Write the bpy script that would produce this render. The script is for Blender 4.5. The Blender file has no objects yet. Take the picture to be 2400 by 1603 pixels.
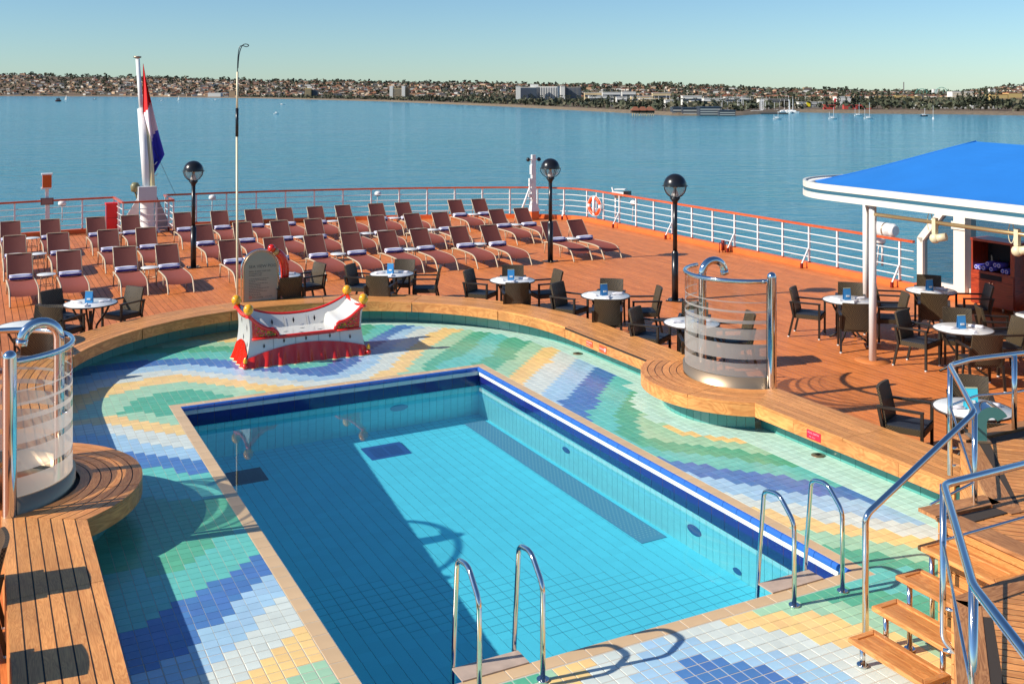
import bpy, math, random
import numpy as np
from mathutils import Vector, Matrix
R = math.radians
random.seed(7)
SC = bpy.context.scene
COL = SC.collection

# ------------------------------------------------------------------ camera, sky, sun, exposure
CH = 4.6                                   # eye height over the deck (m)
FPX, HY = 2445.0, 214.0                    # focal length and horizon row of the 2400 px wide photograph
cd = bpy.data.cameras.new('camera'); cam = bpy.data.objects.new('camera', cd); COL.objects.link(cam)
cam.location = (0, 0, CH); cam.rotation_euler = (R(90), 0, 0)
cd.sensor_width = 36; cd.lens = 36 * FPX / 2400; cd.shift_y = -(801.5 - HY) / 2400
cd.clip_start = 0.1; cd.clip_end = 40000
SC.camera = cam
SUN_AZ = R(19.0)                           # direction the shadows fall to, measured from +X
SUN_EL = R(34.2)
w = bpy.data.worlds.new('World'); SC.world = w; w.use_nodes = True
nt = w.node_tree; bg = nt.nodes['Background']
sky = nt.nodes.new('ShaderNodeTexSky'); sky.sky_type = 'NISHITA'; sky.sun_disc = False
tx, ty = -math.cos(SUN_AZ), -math.sin(SUN_AZ)
sky.sun_elevation = SUN_EL; sky.sun_rotation = math.atan2(tx, ty)
sky.altitude = 0; sky.air_density = 1.0; sky.dust_density = 0.08; sky.ozone_density = 2.0
bg.inputs[1].default_value = 0.077
tn_ = nt.nodes.new('ShaderNodeMix'); tn_.data_type = 'RGBA'; tn_.blend_type = 'MULTIPLY'; tn_.inputs[0].default_value = 1.0
tn_.inputs[7].default_value = (.735, .995, 1.24, 1)
nt.links.new(sky.outputs[0], tn_.inputs[6]); nt.links.new(tn_.outputs[2], bg.inputs[0])
sd = bpy.data.lights.new('sun', 'SUN'); sun = bpy.data.objects.new('sun', sd); COL.objects.link(sun)
sd.energy = 4.8; sd.angle = R(0.53); sd.color = (1.0, 0.93, 0.82)
sun.rotation_euler = Vector((tx * math.cos(SUN_EL), ty * math.cos(SUN_EL), math.sin(SUN_EL))).to_track_quat('Z', 'Y').to_euler()
sun.location = (-30, -10, 40)
SC.view_settings.view_transform = 'Standard'; SC.view_settings.look = 'None'
SC.view_settings.exposure = 0.35; SC.view_settings.gamma = 1.0; SC.view_settings.use_curve_mapping = False
SC.cycles.max_bounces = 8; SC.cycles.transparent_max_bounces = 24
SC.cycles.transmission_bounces = 8; SC.cycles.glossy_bounces = 4; SC.cycles.diffuse_bounces = 3

# ------------------------------------------------------------------ the ship's frame
# s runs across the ship, t along it (towards the viewer), h up; y of the ship frame is -t
ANG = R(27.3)
OX, OY = -4.832, 15.213
SHIP = Matrix.Translation((OX, OY, 0)) @ Matrix.Rotation(ANG, 4, 'Z')
def S(s, t, h=0.0): return SHIP @ Vector((s, -t, h))
def ground(px, py, h=0.0):
    z = FPX * (CH - h) / (py - HY); return Vector(((px - 1200) / FPX * z, z, h))
def to_ship(v):
    q = SHIP.inverted() @ v; return q.x, -q.y

# ------------------------------------------------------------------ materials
def lin(c): c /= 255.0; return c / 12.92 if c <= .04045 else ((c + .055) / 1.055) ** 2.4
def rgb(r, g, b, k=1.0): return (lin(r) * k, lin(g) * k, lin(b) * k)
MATS = {}
def mat(name, base, rough=.5, metal=0.0, var=0.0, hue=0.0, noise=None, bump=None, spec=.5, coat=0.0, objvar=False):
    """noise=(scale, amount, (sx,sy,sz)) mottles the colour; bump=(scale, strength, (sx,sy,sz))"""
    if name in MATS: return MATS[name]
    m = bpy.data.materials.new(name); m.use_nodes = True; MATS[name] = m
    n = m.node_tree; p = n.nodes['Principled BSDF']
    p.inputs['Base Color'].default_value = (*base, 1); p.inputs['Roughness'].default_value = rough
    p.inputs['Metallic'].default_value = metal; p.inputs['Specular IOR Level'].default_value = spec
    p.inputs['Coat Weight'].default_value = coat
    tc = n.nodes.new('ShaderNodeTexCoord')
    cur = None
    if var or noise:
        hs = n.nodes.new('ShaderNodeHueSaturation'); hs.inputs['Color'].default_value = (*base, 1)
        val = None
        if var:
            oi = n.nodes.new('ShaderNodeObjectInfo'); gi = n.nodes.new('ShaderNodeNewGeometry')
            ad = n.nodes.new('ShaderNodeMath'); ad.operation = 'ADD'
            n.links.new(oi.outputs['Random'], ad.inputs[0]); n.links.new(gi.outputs['Random Per Island'], ad.inputs[1])
            fr = n.nodes.new('ShaderNodeMath'); fr.operation = 'FRACT'; n.links.new(ad.outputs[0], fr.inputs[0])
            mr = n.nodes.new('ShaderNodeMapRange'); mr.inputs[3].default_value = 1 - var; mr.inputs[4].default_value = 1 + var
            n.links.new(fr.outputs[0], mr.inputs[0]); val = mr.outputs[0]
            if hue:
                m2 = n.nodes.new('ShaderNodeMath'); m2.operation = 'MULTIPLY'; m2.inputs[1].default_value = 7.31
                f2 = n.nodes.new('ShaderNodeMath'); f2.operation = 'FRACT'
                n.links.new(ad.outputs[0], m2.inputs[0]); n.links.new(m2.outputs[0], f2.inputs[0])
                mh = n.nodes.new('ShaderNodeMapRange'); mh.inputs[3].default_value = .5 - hue; mh.inputs[4].default_value = .5 + hue
                n.links.new(f2.outputs[0], mh.inputs[0]); n.links.new(mh.outputs[0], hs.inputs['Hue'])
        if noise:
            mp = n.nodes.new('ShaderNodeMapping'); mp.inputs['Scale'].default_value = noise[2] if len(noise) > 2 else (1, 1, 1)
            nz = n.nodes.new('ShaderNodeTexNoise'); nz.inputs['Scale'].default_value = noise[0]; nz.inputs['Detail'].default_value = 5
            n.links.new(tc.outputs['Object'], mp.inputs[0]); n.links.new(mp.outputs[0], nz.inputs['Vector'])
            m3 = n.nodes.new('ShaderNodeMapRange'); m3.inputs[1].default_value = .3; m3.inputs[2].default_value = .7
            m3.inputs[3].default_value = 1 - noise[1]; m3.inputs[4].default_value = 1 + noise[1]
            n.links.new(nz.outputs[0], m3.inputs[0])
            if val is not None:
                mm = n.nodes.new('ShaderNodeMath'); mm.operation = 'MULTIPLY'
                n.links.new(val, mm.inputs[0]); n.links.new(m3.outputs[0], mm.inputs[1]); val = mm.outputs[0]
            else: val = m3.outputs[0]
        n.links.new(val, hs.inputs['Value']); n.links.new(hs.outputs[0], p.inputs['Base Color'])
    if bump:
        mp = n.nodes.new('ShaderNodeMapping'); mp.inputs['Scale'].default_value = bump[2] if len(bump) > 2 else (1, 1, 1)
        nz = n.nodes.new('ShaderNodeTexNoise'); nz.inputs['Scale'].default_value = bump[0]; nz.inputs['Detail'].default_value = 3
        bp = n.nodes.new('ShaderNodeBump'); bp.inputs['Strength'].default_value = bump[1]; bp.inputs['Distance'].default_value = .01
        n.links.new(tc.outputs['Object'], mp.inputs[0]); n.links.new(mp.outputs[0], nz.inputs['Vector'])
        n.links.new(nz.outputs[0], bp.inputs['Height']); n.links.new(bp.outputs[0], p.inputs['Normal'])
    return m

def wood(name, c1, c2, rough=.55, var=.16, ring=1.0, coat=0.0):
    """teak: grain runs along u of the uv map, each board shifted by its own random number"""
    if name in MATS: return MATS[name]
    m = bpy.data.materials.new(name); m.use_nodes = True; MATS[name] = m
    n = m.node_tree; L = n.links; p = n.nodes['Principled BSDF']; p.inputs['Roughness'].default_value = rough
    p.inputs['Coat Weight'].default_value = coat; p.inputs['Coat Roughness'].default_value = .25
    uv = n.nodes.new('ShaderNodeUVMap'); oi = n.nodes.new('ShaderNodeObjectInfo'); gi = n.nodes.new('ShaderNodeNewGeometry')
    ad = n.nodes.new('ShaderNodeMath'); ad.operation = 'ADD'
    L.new(oi.outputs['Random'], ad.inputs[0]); L.new(gi.outputs['Random Per Island'], ad.inputs[1])
    cx = n.nodes.new('ShaderNodeCombineXYZ'); mu = n.nodes.new('ShaderNodeMath'); mu.operation = 'MULTIPLY'; mu.inputs[1].default_value = 37.0
    L.new(ad.outputs[0], mu.inputs[0])
    for i in range(3): L.new(mu.outputs[0], cx.inputs[i])
    va = n.nodes.new('ShaderNodeVectorMath'); L.new(uv.outputs[0], va.inputs[0]); L.new(cx.outputs[0], va.inputs[1])
    mp = n.nodes.new('ShaderNodeMapping'); mp.inputs['Scale'].default_value = (1.1, 9, 1); L.new(va.outputs[0], mp.inputs[0])
    wv = n.nodes.new('ShaderNodeTexNoise'); wv.inputs['Scale'].default_value = 1.6 * ring; wv.inputs['Detail'].default_value = 2
    wv.inputs['Distortion'].default_value = 1.4; L.new(mp.outputs[0], wv.inputs['Vector'])
    sn = n.nodes.new('ShaderNodeMath'); sn.operation = 'MULTIPLY'; sn.inputs[1].default_value = 46; L.new(wv.outputs[0], sn.inputs[0])
    s2 = n.nodes.new('ShaderNodeMath'); s2.operation = 'SINE'; L.new(sn.outputs[0], s2.inputs[0])
    mp2 = n.nodes.new('ShaderNodeMapping'); mp2.inputs['Scale'].default_value = (3, 90, 1); L.new(va.outputs[0], mp2.inputs[0])
    fn = n.nodes.new('ShaderNodeTexNoise'); fn.inputs['Scale'].default_value = 2; fn.inputs['Detail'].default_value = 4; L.new(mp2.outputs[0], fn.inputs['Vector'])
    a1 = n.nodes.new('ShaderNodeMath'); a1.operation = 'MULTIPLY_ADD'; a1.inputs[1].default_value = .22; L.new(s2.outputs[0], a1.inputs[0]); L.new(fn.outputs[0], a1.inputs[2])
    mx = n.nodes.new('ShaderNodeMix'); mx.data_type = 'RGBA'; mx.inputs[6].default_value = (*c1, 1); mx.inputs[7].default_value = (*c2, 1)
    mr0 = n.nodes.new('ShaderNodeMapRange'); mr0.inputs[1].default_value = .2; mr0.inputs[2].default_value = .85; L.new(a1.outputs[0], mr0.inputs[0])
    L.new(mr0.outputs[0], mx.inputs[0])
    fr = n.nodes.new('ShaderNodeMath'); fr.operation = 'FRACT'; L.new(ad.outputs[0], fr.inputs[0])
    mr = n.nodes.new('ShaderNodeMapRange'); mr.inputs[3].default_value = 1 - var; mr.inputs[4].default_value = 1 + var; L.new(fr.outputs[0], mr.inputs[0])
    big = n.nodes.new('ShaderNodeTexNoise'); big.inputs['Scale'].default_value = 2.3; L.new(va.outputs[0], big.inputs['Vector'])
    mb = n.nodes.new('ShaderNodeMapRange'); mb.inputs[1].default_value = .3; mb.inputs[2].default_value = .7; mb.inputs[3].default_value = .86; mb.inputs[4].default_value = 1.12
    L.new(big.outputs[0], mb.inputs[0])
    ml = n.nodes.new('ShaderNodeMath'); ml.operation = 'MULTIPLY'; L.new(mr.outputs[0], ml.inputs[0]); L.new(mb.outputs[0], ml.inputs[1])
    hs = n.nodes.new('ShaderNodeHueSaturation'); L.new(mx.outputs[2], hs.inputs['Color']); L.new(ml.outputs[0], hs.inputs['Value'])
    L.new(hs.outputs[0], p.inputs['Base Color'])
    bp = n.nodes.new('ShaderNodeBump'); bp.inputs['Strength'].default_value = .25; bp.inputs['Distance'].default_value = .002
    L.new(fn.outputs[0], bp.inputs['Height']); L.new(bp.outputs[0], p.inputs['Normal'])
    return m

def glassy(name, tint, ior=1.45, rough=0.0, frost=0.0, frostcol=(.8, .8, .78)):
    """thin clear sheet: see-through with a mirror layer that follows fresnel; frost mixes in a scattering layer"""
    if name in MATS: return MATS[name]
    m = bpy.data.materials.new(name); m.use_nodes = True; MATS[name] = m
    n = m.node_tree; L = n.links; n.nodes.remove(n.nodes['Principled BSDF']); out = n.nodes['Material Output']
    tr = n.nodes.new('ShaderNodeBsdfTransparent'); tr.inputs[0].default_value = (*tint, 1)
    gl = n.nodes.new('ShaderNodeBsdfGlossy'); gl.inputs['Roughness'].default_value = rough
    fz = n.nodes.new('ShaderNodeFresnel'); ge = n.nodes.new('ShaderNodeNewGeometry'); mi = n.nodes.new('ShaderNodeMath'); mi.operation = 'MULTIPLY_ADD'
    mi.inputs[1].default_value = 1 / ior - ior; mi.inputs[2].default_value = ior          # the same mirror strength from both sides of the sheet
    L.new(ge.outputs['Backfacing'], mi.inputs[0]); L.new(mi.outputs[0], fz.inputs[0])
    mx = n.nodes.new('ShaderNodeMixShader'); L.new(fz.outputs[0], mx.inputs[0]); L.new(tr.outputs[0], mx.inputs[1]); L.new(gl.outputs[0], mx.inputs[2])
    last = mx.outputs[0]
    if frost:
        df = n.nodes.new('ShaderNodeBsdfDiffuse'); df.inputs[0].default_value = (*frostcol, 1)
        tl = n.nodes.new('ShaderNodeBsdfTranslucent'); tl.inputs[0].default_value = (*frostcol, 1)
        m2 = n.nodes.new('ShaderNodeMixShader'); m2.inputs[0].default_value = .5; L.new(df.outputs[0], m2.inputs[1]); L.new(tl.outputs[0], m2.inputs[2])
        m3 = n.nodes.new('ShaderNodeMixShader'); m3.inputs[0].default_value = frost; L.new(last, m3.inputs[1]); L.new(m2.outputs[0], m3.inputs[2]); last = m3.outputs[0]
    L.new(last, out.inputs[0]); return m

M_white = mat('white_paint', (.78, .77, .74), .35, noise=(2, .05))
M_black = mat('black_paint', (.012, .012, .014), .28)
M_dark = mat('dark_void', (.01, .01, .012), .8)
M_steel = mat('polished_steel', (.72, .72, .72), .09, 1.0, bump=(6, .02))
M_brush = mat('brushed_steel', (.46, .33, .21), .36, .75)
M_alu = mat('lounger_frame', rgb(196, 176, 146), .4)
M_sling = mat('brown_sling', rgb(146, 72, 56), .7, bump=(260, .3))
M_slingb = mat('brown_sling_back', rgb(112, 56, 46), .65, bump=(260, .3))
M_wick = mat('dark_wicker', rgb(78, 66, 44), .5)
M_wickf = mat('wicker_frame', rgb(40, 33, 26), .4)
M_cush = mat('dark_seat_mesh', rgb(34, 40, 52), .6)
M_ttop = mat('table_white', (.8, .8, .78), .25)
M_red = mat('glossy_red', rgb(225, 38, 20), .2, coat=.6)
M_redp = mat('red_box', rgb(225, 40, 45), .4)
M_ora = mat('orange_coaming', rgb(232, 112, 52), .45, noise=(3, .08))
M_bluem = mat('menu_blue', rgb(60, 140, 200), .4)
M_cyanm = mat('menu_cyan', rgb(70, 205, 225), .4)
M_nap = mat('napkin', (.8, .76, .78), .8)
M_teak = wood('teak', rgb(226, 158, 90), rgb(196, 124, 64), .5, coat=.12)
M_teakd = wood('teak_platform', rgb(226, 156, 88), rgb(190, 114, 56), .5, coat=.12)
M_trim = wood('teak_trim', rgb(186, 130, 82), rgb(140, 88, 48), .5)
M_deck = wood('deck_plank', rgb(212, 127, 66), rgb(196, 108, 52), .5, var=.10, ring=.4)
M_deckr = M_deck
M_rail = wood('varnished_rail', rgb(214, 98, 48), rgb(186, 74, 34), .35, coat=.4)
M_caulk = mat('deck_caulk', (.02, .012, .009), .7)
M_seam = mat('deck_seam', (.13, .06, .03), .7)
M_grout = mat('grout', (.55, .5, .42), .8)
M_groutd = mat('pool_grout', rgb(60, 130, 150), .8)

def wicker_bump(m, scale=58):
    n = m.node_tree; p = n.nodes['Principled BSDF']; tc = n.nodes.new('ShaderNodeTexCoord')
    mp = n.nodes.new('ShaderNodeMapping'); mp.inputs['Scale'].default_value = (scale, scale, scale)
    ck = n.nodes.new('ShaderNodeTexChecker'); ck.inputs['Scale'].default_value = 1
    n.links.new(tc.outputs['Object'], mp.inputs[0]); n.links.new(mp.outputs[0], ck.inputs['Vector'])
    ck.inputs[1].default_value = (*rgb(96, 80, 54), 1); ck.inputs[2].default_value = (*rgb(30, 23, 16), 1)
    n.links.new(ck.outputs[0], p.inputs['Base Color'])
    bp = n.nodes.new('ShaderNodeBump'); bp.inputs['Strength'].default_value = .8; bp.inputs['Distance'].default_value = .004
    n.links.new(ck.outputs[1], bp.inputs['Height']); n.links.new(bp.outputs[0], p.inputs['Normal'])
wicker_bump(M_wick)

# ------------------------------------------------------------------ mesh building
class MB:
    def __init__(s): s.v = []; s.f = []; s.m = []; s.sm = []; s.uv = []
    def add(s, vs, fs, m=0, smooth=False, uv=None):
        b = len(s.v); s.v += [tuple(v) for v in vs]
        for i, f in enumerate(fs):
            s.f.append([b + k for k in f]); s.m.append(m); s.sm.append(smooth)
            s.uv.append(uv[i] if uv else None)
        return s
    def box(s, lo, hi, m=0, M=None, grain=None):
        x0, y0, z0 = lo; x1, y1, z1 = hi
        vs = [Vector(q) for q in ((x0, y0, z0), (x1, y0, z0), (x1, y1, z0), (x0, y1, z0), (x0, y0, z1), (x1, y0, z1), (x1, y1, z1), (x0, y1, z1))]
        fs = [(0, 3, 2, 1), (4, 5, 6, 7), (0, 1, 5, 4), (1, 2, 6, 5), (2, 3, 7, 6), (3, 0, 4, 7)]
        d = [x1 - x0, y1 - y0, z1 - z0]; ax = grain if grain is not None else d.index(max(d))
        uv = []
        for f in fs:
            o = [k for k in range(3) if k != ax]
            const = [k for k in range(3) if len({round(vs[i][k], 6) for i in f}) == 1][:1]
            if const == [ax]: uv.append([(vs[i][o[0]], vs[i][o[1]]) for i in f])
            else:
                k = [q for q in o if q not in const]; k = k[0] if k else o[0]
                uv.append([(vs[i][ax], vs[i][k]) for i in f])
        if M is not None: vs = [M @ v for v in vs]
        return s.add(vs, fs, m, False, uv)
    def beam(s, p, q, w, h, m=0, up=Vector((0, 0, 1)), caps=True):
        p, q = Vector(p), Vector(q); d = (q - p); ln = d.length; d.normalize()
        x = d.cross(up)
        if x.length < 1e-4: x = d.cross(Vector((0, 1, 0)))
        x.normalize(); y = x.cross(d)
        vs = []
        for c in (p, q):
            for a, b in ((-1, -1), (1, -1), (1, 1), (-1, 1)): vs.append(c + x * a * w / 2 + y * b * h / 2)
        fs = [(0, 1, 5, 4), (1, 2, 6, 5), (2, 3, 7, 6), (3, 0, 4, 7), (3, 2, 1, 0), (4, 5, 6, 7)]
        uv = [[(0, a), (0, a + .1), (ln, a + .1), (ln, a)] for a in (0, .1, .2, .3)] + [[(0, 0), (0, .1), (.1, .1), (.1, 0)]] * 2
        return s.add(vs, fs, m, False, uv)
    def tube(s, pts, r, n=10, m=0, closed=False, cap=True, sx=1.0):
        pts = [Vector(p) for p in pts]; N = len(pts)
        rs = r if isinstance(r, (list, tuple)) else [r] * N
        t0 = (pts[1] - pts[0]).normalized(); up = Vector((0, 0, 1)) if abs(t0.z) < .9 else Vector((1, 0, 0))
        nx = t0.cross(up).normalized(); vs = []; prev = t0
        for i, p in enumerate(pts):
            if closed: t = (pts[(i + 1) % N] - pts[i - 1]).normalized()
            elif i == 0: t = t0
            elif i == N - 1: t = (pts[-1] - pts[-2]).normalized()
            else: t = ((pts[i + 1] - p).normalized() + (p - pts[i - 1]).normalized()).normalized()
            q = prev.rotation_difference(t); nx = (q @ nx).normalized(); prev = t; ny = t.cross(nx)
            k = 1.0
            if 0 < i < N - 1 and not closed:
                c = (p - pts[i - 1]).normalized().dot(t); k = 1 / max(c, .6)
            for j in range(n):
                a = 2 * math.pi * j / n
                vs.append(p + nx * math.cos(a) * rs[i] + ny * math.sin(a) * rs[i])
        fs = []; uv = []; L = 0
        for i in range(N if closed else N - 1):
            k = (i + 1) % N; l2 = L + (pts[k] - pts[i]).length
            for j in range(n):
                fs.append((i * n + j, i * n + (j + 1) % n, k * n + (j + 1) % n, k * n + j))
                c = 2 * math.pi * rs[i] / n; uv.append([(L, j * c), (L, (j + 1) * c), (l2, (j + 1) * c), (l2, j * c)])
            L = l2
        s.add(vs, fs, m, True, uv)
        if cap and not closed:
            b = len(s.v) - N * n
            s.f.append([b + j for j in reversed(range(n))]); s.f.append([b + (N - 1) * n + j for j in range(n)])
            s.m += [m, m]; s.sm += [False, False]; s.uv += [None, None]
        return s
    def lathe(s, prof, c=(0, 0, 0), n=16, m=0, a0=0, a1=2 * math.pi, smooth=True):
        full = abs(a1 - a0 - 2 * math.pi) < 1e-6; k = n if full else n + 1; vs = []
        for r, z in prof:
            for j in range(k):
                a = a0 + (a1 - a0) * j / n; vs.append((c[0] + r * math.cos(a), c[1] + r * math.sin(a), c[2] + z))
        fs = []
        for i in range(len(prof) - 1):
            for j in range(n):
                j2 = (j + 1) % k; fs.append((i * k + j, i * k + j2, (i + 1) * k + j2, (i + 1) * k + j))
        return s.add(vs, fs, m, smooth)
    def sphere(s, c, r, n=14, m=0, sc=(1, 1, 1), lo=-90, hi=90):
        k = max(4, n // 2); base = len(s.v)
        prof = [(r * math.cos(R(lo + (hi - lo) * i / k)), r * math.sin(R(lo + (hi - lo) * i / k))) for i in range(k + 1)]
        s.lathe(prof, (0, 0, 0), n, m)
        for i in range(base, len(s.v)):
            v = s.v[i]; s.v[i] = (c[0] + v[0] * sc[0], c[1] + v[1] * sc[1], c[2] + v[2] * sc[2])
        return s
    def prism(s, poly, z0, z1, m=0, top=True, bot=True, smooth=False):
        n = len(poly); vs = [(x, y, z0) for x, y in poly] + [(x, y, z1) for x, y in poly]
        P = [Vector((x, y)) for x, y in poly]; uvs = []; fs = []; L = 0
        for i in range(n):
            j = (i + 1) % n; l2 = L + (P[j] - P[i]).length
            fs.append((i, j, n + j, n + i)); uvs.append([(L, z0), (l2, z0), (l2, z1), (L, z1)]); L = l2
        s.add(vs, fs, m, smooth, uvs)
        b = len(s.v) - 2 * n
        if top: s.f.append([b + n + i for i in range(n)]); s.m.append(m); s.sm.append(False); s.uv.append([tuple(p) for p in P])
        if bot: s.f.append([b + i for i in reversed(range(n))]); s.m.append(m); s.sm.append(False); s.uv.append([tuple(p) for p in reversed(P)])
        return s
    def strip(s, inner, outer, z0, z1, m=0, u0=0.0):
        """a board that follows two matching paths, grain along the path"""
        n = len(inner); vs = []; 
        for a, b in zip(inner, outer): vs += [(a[0], a[1], z0), (b[0], b[1], z0), (b[0], b[1], z1), (a[0], a[1], z1)]
        fs = []; uv = []; L = u0
        for i in range(n - 1):
            w_ = math.dist(inner[i], outer[i]); l2 = L + math.dist(inner[i], inner[i + 1]); a = 4 * i; b = 4 * i + 4
            for (p, q, v0, v1) in ((3, 2, 0, w_), (2, 1, w_, w_ + .03), (0, 3, 0, -.03), (1, 0, 0, w_)):
                fs.append((a + p, a + q, b + q, b + p)); uv.append([(L, v0), (L, v1), (l2, v1), (l2, v0)])
            L = l2
        fs += [(0, 1, 2, 3), tuple(4 * (n - 1) + k for k in (3, 2, 1, 0))]; uv += [[(0, 0), (0, .1), (.03, .1), (.03, 0)]] * 2
        return s.add(vs, fs, m, False, uv)
    def xf(s, M): s.v = [tuple(M @ Vector(v)) for v in s.v]; return s
    def mesh(s, name, mats):
        used_ = sorted({k for f in s.f for k in f})
        if len(used_) < len(s.v):
            mp_ = {o_: n_ for n_, o_ in enumerate(used_)}; s.v = [s.v[k] for k in used_]; s.f = [[mp_[k] for k in f] for f in s.f]
        me = bpy.data.meshes.new(name); me.from_pydata(s.v, [], s.f)
        for q in (mats if isinstance(mats, (list, tuple)) else [mats]): me.materials.append(q)
        me.polygons.foreach_set('material_index', s.m); me.polygons.foreach_set('use_smooth', s.sm)
        if any(u is not None for u in s.uv):
            l = me.uv_layers.new(name='UVMap'); d = []
            for f, u in zip(s.f, s.uv):
                if u is None: d += [0.0] * (2 * len(f))
                else:
                    for q in u: d += [q[0], q[1]]
            l.data.foreach_set('uv', d)
        me.update(); return me
    def build(s, name, mats, parent=None, fix=True):
        me = s.mesh(name, mats)
        if fix and len(s.f) < 20000: fixn(me)
        return link(name, me, parent)
import bmesh
def fixn(me):
    bm = bmesh.new(); bm.from_mesh(me); bmesh.ops.recalc_face_normals(bm, faces=bm.faces); bm.to_mesh(me); bm.free()
def link(name, data, parent=None):
    o = bpy.data.objects.new(name, data); COL.objects.link(o)
    if parent is not None: o.parent = parent
    return o
def tag(o, label=None, cat=None, group=None, kind=None):
    if label: o['label'] = label
    if cat: o['category'] = cat
    if group: o['group'] = group
    if kind: o['kind'] = kind
    return o
def thing(name, label, cat, loc=(0, 0, 0), rz=0.0, group=None):
    o = link(name, None); o.location = loc; o.rotation_euler = (0, 0, rz); o.empty_display_size = .1
    return tag(o, label, cat, group)
def at_ship(o, s=0, t=0, h=0, rz=0.0): o.location = S(s, t, h); o.rotation_euler = (0, 0, ANG + rz); return o
def dup(root, name=None):
    r = root.copy(); COL.objects.link(r)
    for ch in list(root.children):
        c = ch.copy(); COL.objects.link(c); c.parent = r
        for g in list(ch.children):
            d = g.copy(); COL.objects.link(d); d.parent = c
    return r
def text_part(txt, size, m, parent, loc, rot, name='lettering', align='LEFT', ext=.001):
    cu = bpy.data.curves.new(name, 'FONT'); cu.body = txt; cu.size = size; cu.extrude = ext; cu.align_x = align; cu.resolution_u = 2
    o = bpy.data.objects.new(name, cu); COL.objects.link(o)
    dg = bpy.context.evaluated_depsgraph_get(); me = bpy.data.meshes.new_from_object(o.evaluated_get(dg))
    bpy.data.objects.remove(o); me.materials.clear(); me.materials.append(m)
    q = link(name, me, parent); q.location = loc; q.rotation_euler = rot; return q
def arc(cx, cy, r, a0, a1, n): return [(cx + r * math.cos(a0 + (a1 - a0) * i / n), cy + r * math.sin(a0 + (a1 - a0) * i / n)) for i in range(n + 1)]
def near_first(items, key, n=300):
    items = sorted(items, key=key); return items[:n], items[n:]
def camdist(s, t, h=0):
    v = S(s, t, h) - Vector((0, 0, CH)); 
    return v.length if v.y > 0 and abs(v.x) < .52 * v.y and (214 + FPX * (CH - h) / max(v.y, .1)) < 1650 else 1000 + v.length
# ================================================================== SEA
SEA = -20.0
def sea_material():
    m = bpy.data.materials.new('sea_water'); m.use_nodes = True; n = m.node_tree; L = n.links; p = n.nodes['Principled BSDF']
    p.inputs['Roughness'].default_value = .12; p.inputs['IOR'].default_value = 1.333
    p.inputs['Base Color'].default_value = (.012, .075, .12, 1)
    g = n.nodes.new('ShaderNodeNewGeometry')
    def nz(scale, sc, det=3, rot=0):
        mp = n.nodes.new('ShaderNodeMapping'); mp.inputs['Scale'].default_value = sc; mp.inputs['Rotation'].default_value = (0, 0, rot)
        q = n.nodes.new('ShaderNodeTexNoise'); q.inputs['Scale'].default_value = scale; q.inputs['Detail'].default_value = det
        q.inputs['Distortion'].default_value = .5
        L.new(g.outputs['Position'], mp.inputs[0]); L.new(mp.outputs[0], q.inputs['Vector']); return q.outputs[0]
    def mth(op, a, b):
        q = n.nodes.new('ShaderNodeMath'); q.operation = op
        for i, x in enumerate((a, b)):
            if isinstance(x, (int, float)): q.inputs[i].default_value = x
            else: L.new(x, q.inputs[i])
        return q.outputs[0]
    a = nz(.55, (.45, 1.25, 1), 4, R(12)); b = nz(.12, (.5, 1.3, 1), 3, R(-8)); c = nz(.012, (.5, 2.2, 1), 4, R(5))
    # calmer and rougher patches of the bay
    patch = n.nodes.new('ShaderNodeMapRange'); patch.inputs[1].default_value = .35; patch.inputs[2].default_value = .65
    patch.inputs[3].default_value = .45; patch.inputs[4].default_value = 1.25; L.new(c, patch.inputs[0])
    h = mth('ADD', mth('MULTIPLY', a, 1.0), mth('MULTIPLY', b, 2.2))
    bp = n.nodes.new('ShaderNodeBump'); bp.inputs['Distance'].default_value = .8; L.new(h, bp.inputs['Height']); L.new(patch.outputs[0], bp.inputs['Strength'])
    L.new(bp.outputs[0], p.inputs['Normal'])
    mx = n.nodes.new('ShaderNodeMix'); mx.data_type = 'RGBA'; mx.inputs[6].default_value = (.020, .185, .265, 1); mx.inputs[7].default_value = (.060, .290, .370, 1)
    L.new(c, mx.inputs[0]); L.new(mx.outputs[2], p.inputs['Base Color'])
    return m
mb = MB(); mb.add([(-9000, -300, SEA), (9000, -300, SEA), (9000, 14000, SEA), (-9000, 14000, SEA)], [(0, 1, 2, 3)])
tag(mb.build('sea', sea_material(), fix=False), kind='structure')

# ================================================================== DECK
CS = 2.43                                                     # the ship's centre line
def stern(s):                                                 # t of the stern edge of the deck
    a = abs(s - CS); q = 27.6 - math.sqrt(27.6 ** 2 - min(a, 13.2) ** 2); t = -20.9 + q
    if a > 13.0: e = min(1.0, (a - 13.0) / 1.45); t += 1.9 * (1 - math.sqrt(max(0, 1 - e * e)))
    return t
SR = 16.85                                                    # deck edge on the right side
def outer_t(s):                                               # far outline of the ring bench
    a = s - CS; return -.15 - math.sqrt(max(0, 4.80 ** 2 - a * a))
POOL = (0.0, 4.81, 0.0, 8.33)                                 # pool opening in the ship frame
mb = MB()
cols = sorted(set([-14, -12.0, SR + .1] + [round(-11 + .5 * k, 3) for k in range(56)] + [0.0, 4.81, 15.6, 15.9, 16.2, 16.5, 16.8]))
for a, b in zip(cols, cols[1:]):
    if a >= SR: break
    b = min(b, SR + .1)
    runs = [(None, 16)] if not (a >= 0 and b <= 4.81) else [(None, 0.0), (8.33, 16)]
    for t0, t1 in runs:
        ta = stern(a) if t0 is None else t0; tb = stern(b) if t0 is None else t0
        P = [(a, -ta), (b, -tb), (b, -t1), (a, -t1)]
        mb.prism(P, -.35, -.0065)
deck = mb.build('deck', M_seam); deck.matrix_world = SHIP; tag(deck, kind='structure')
pw = .131; planks = []
k = 0; s = -13.9
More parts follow.
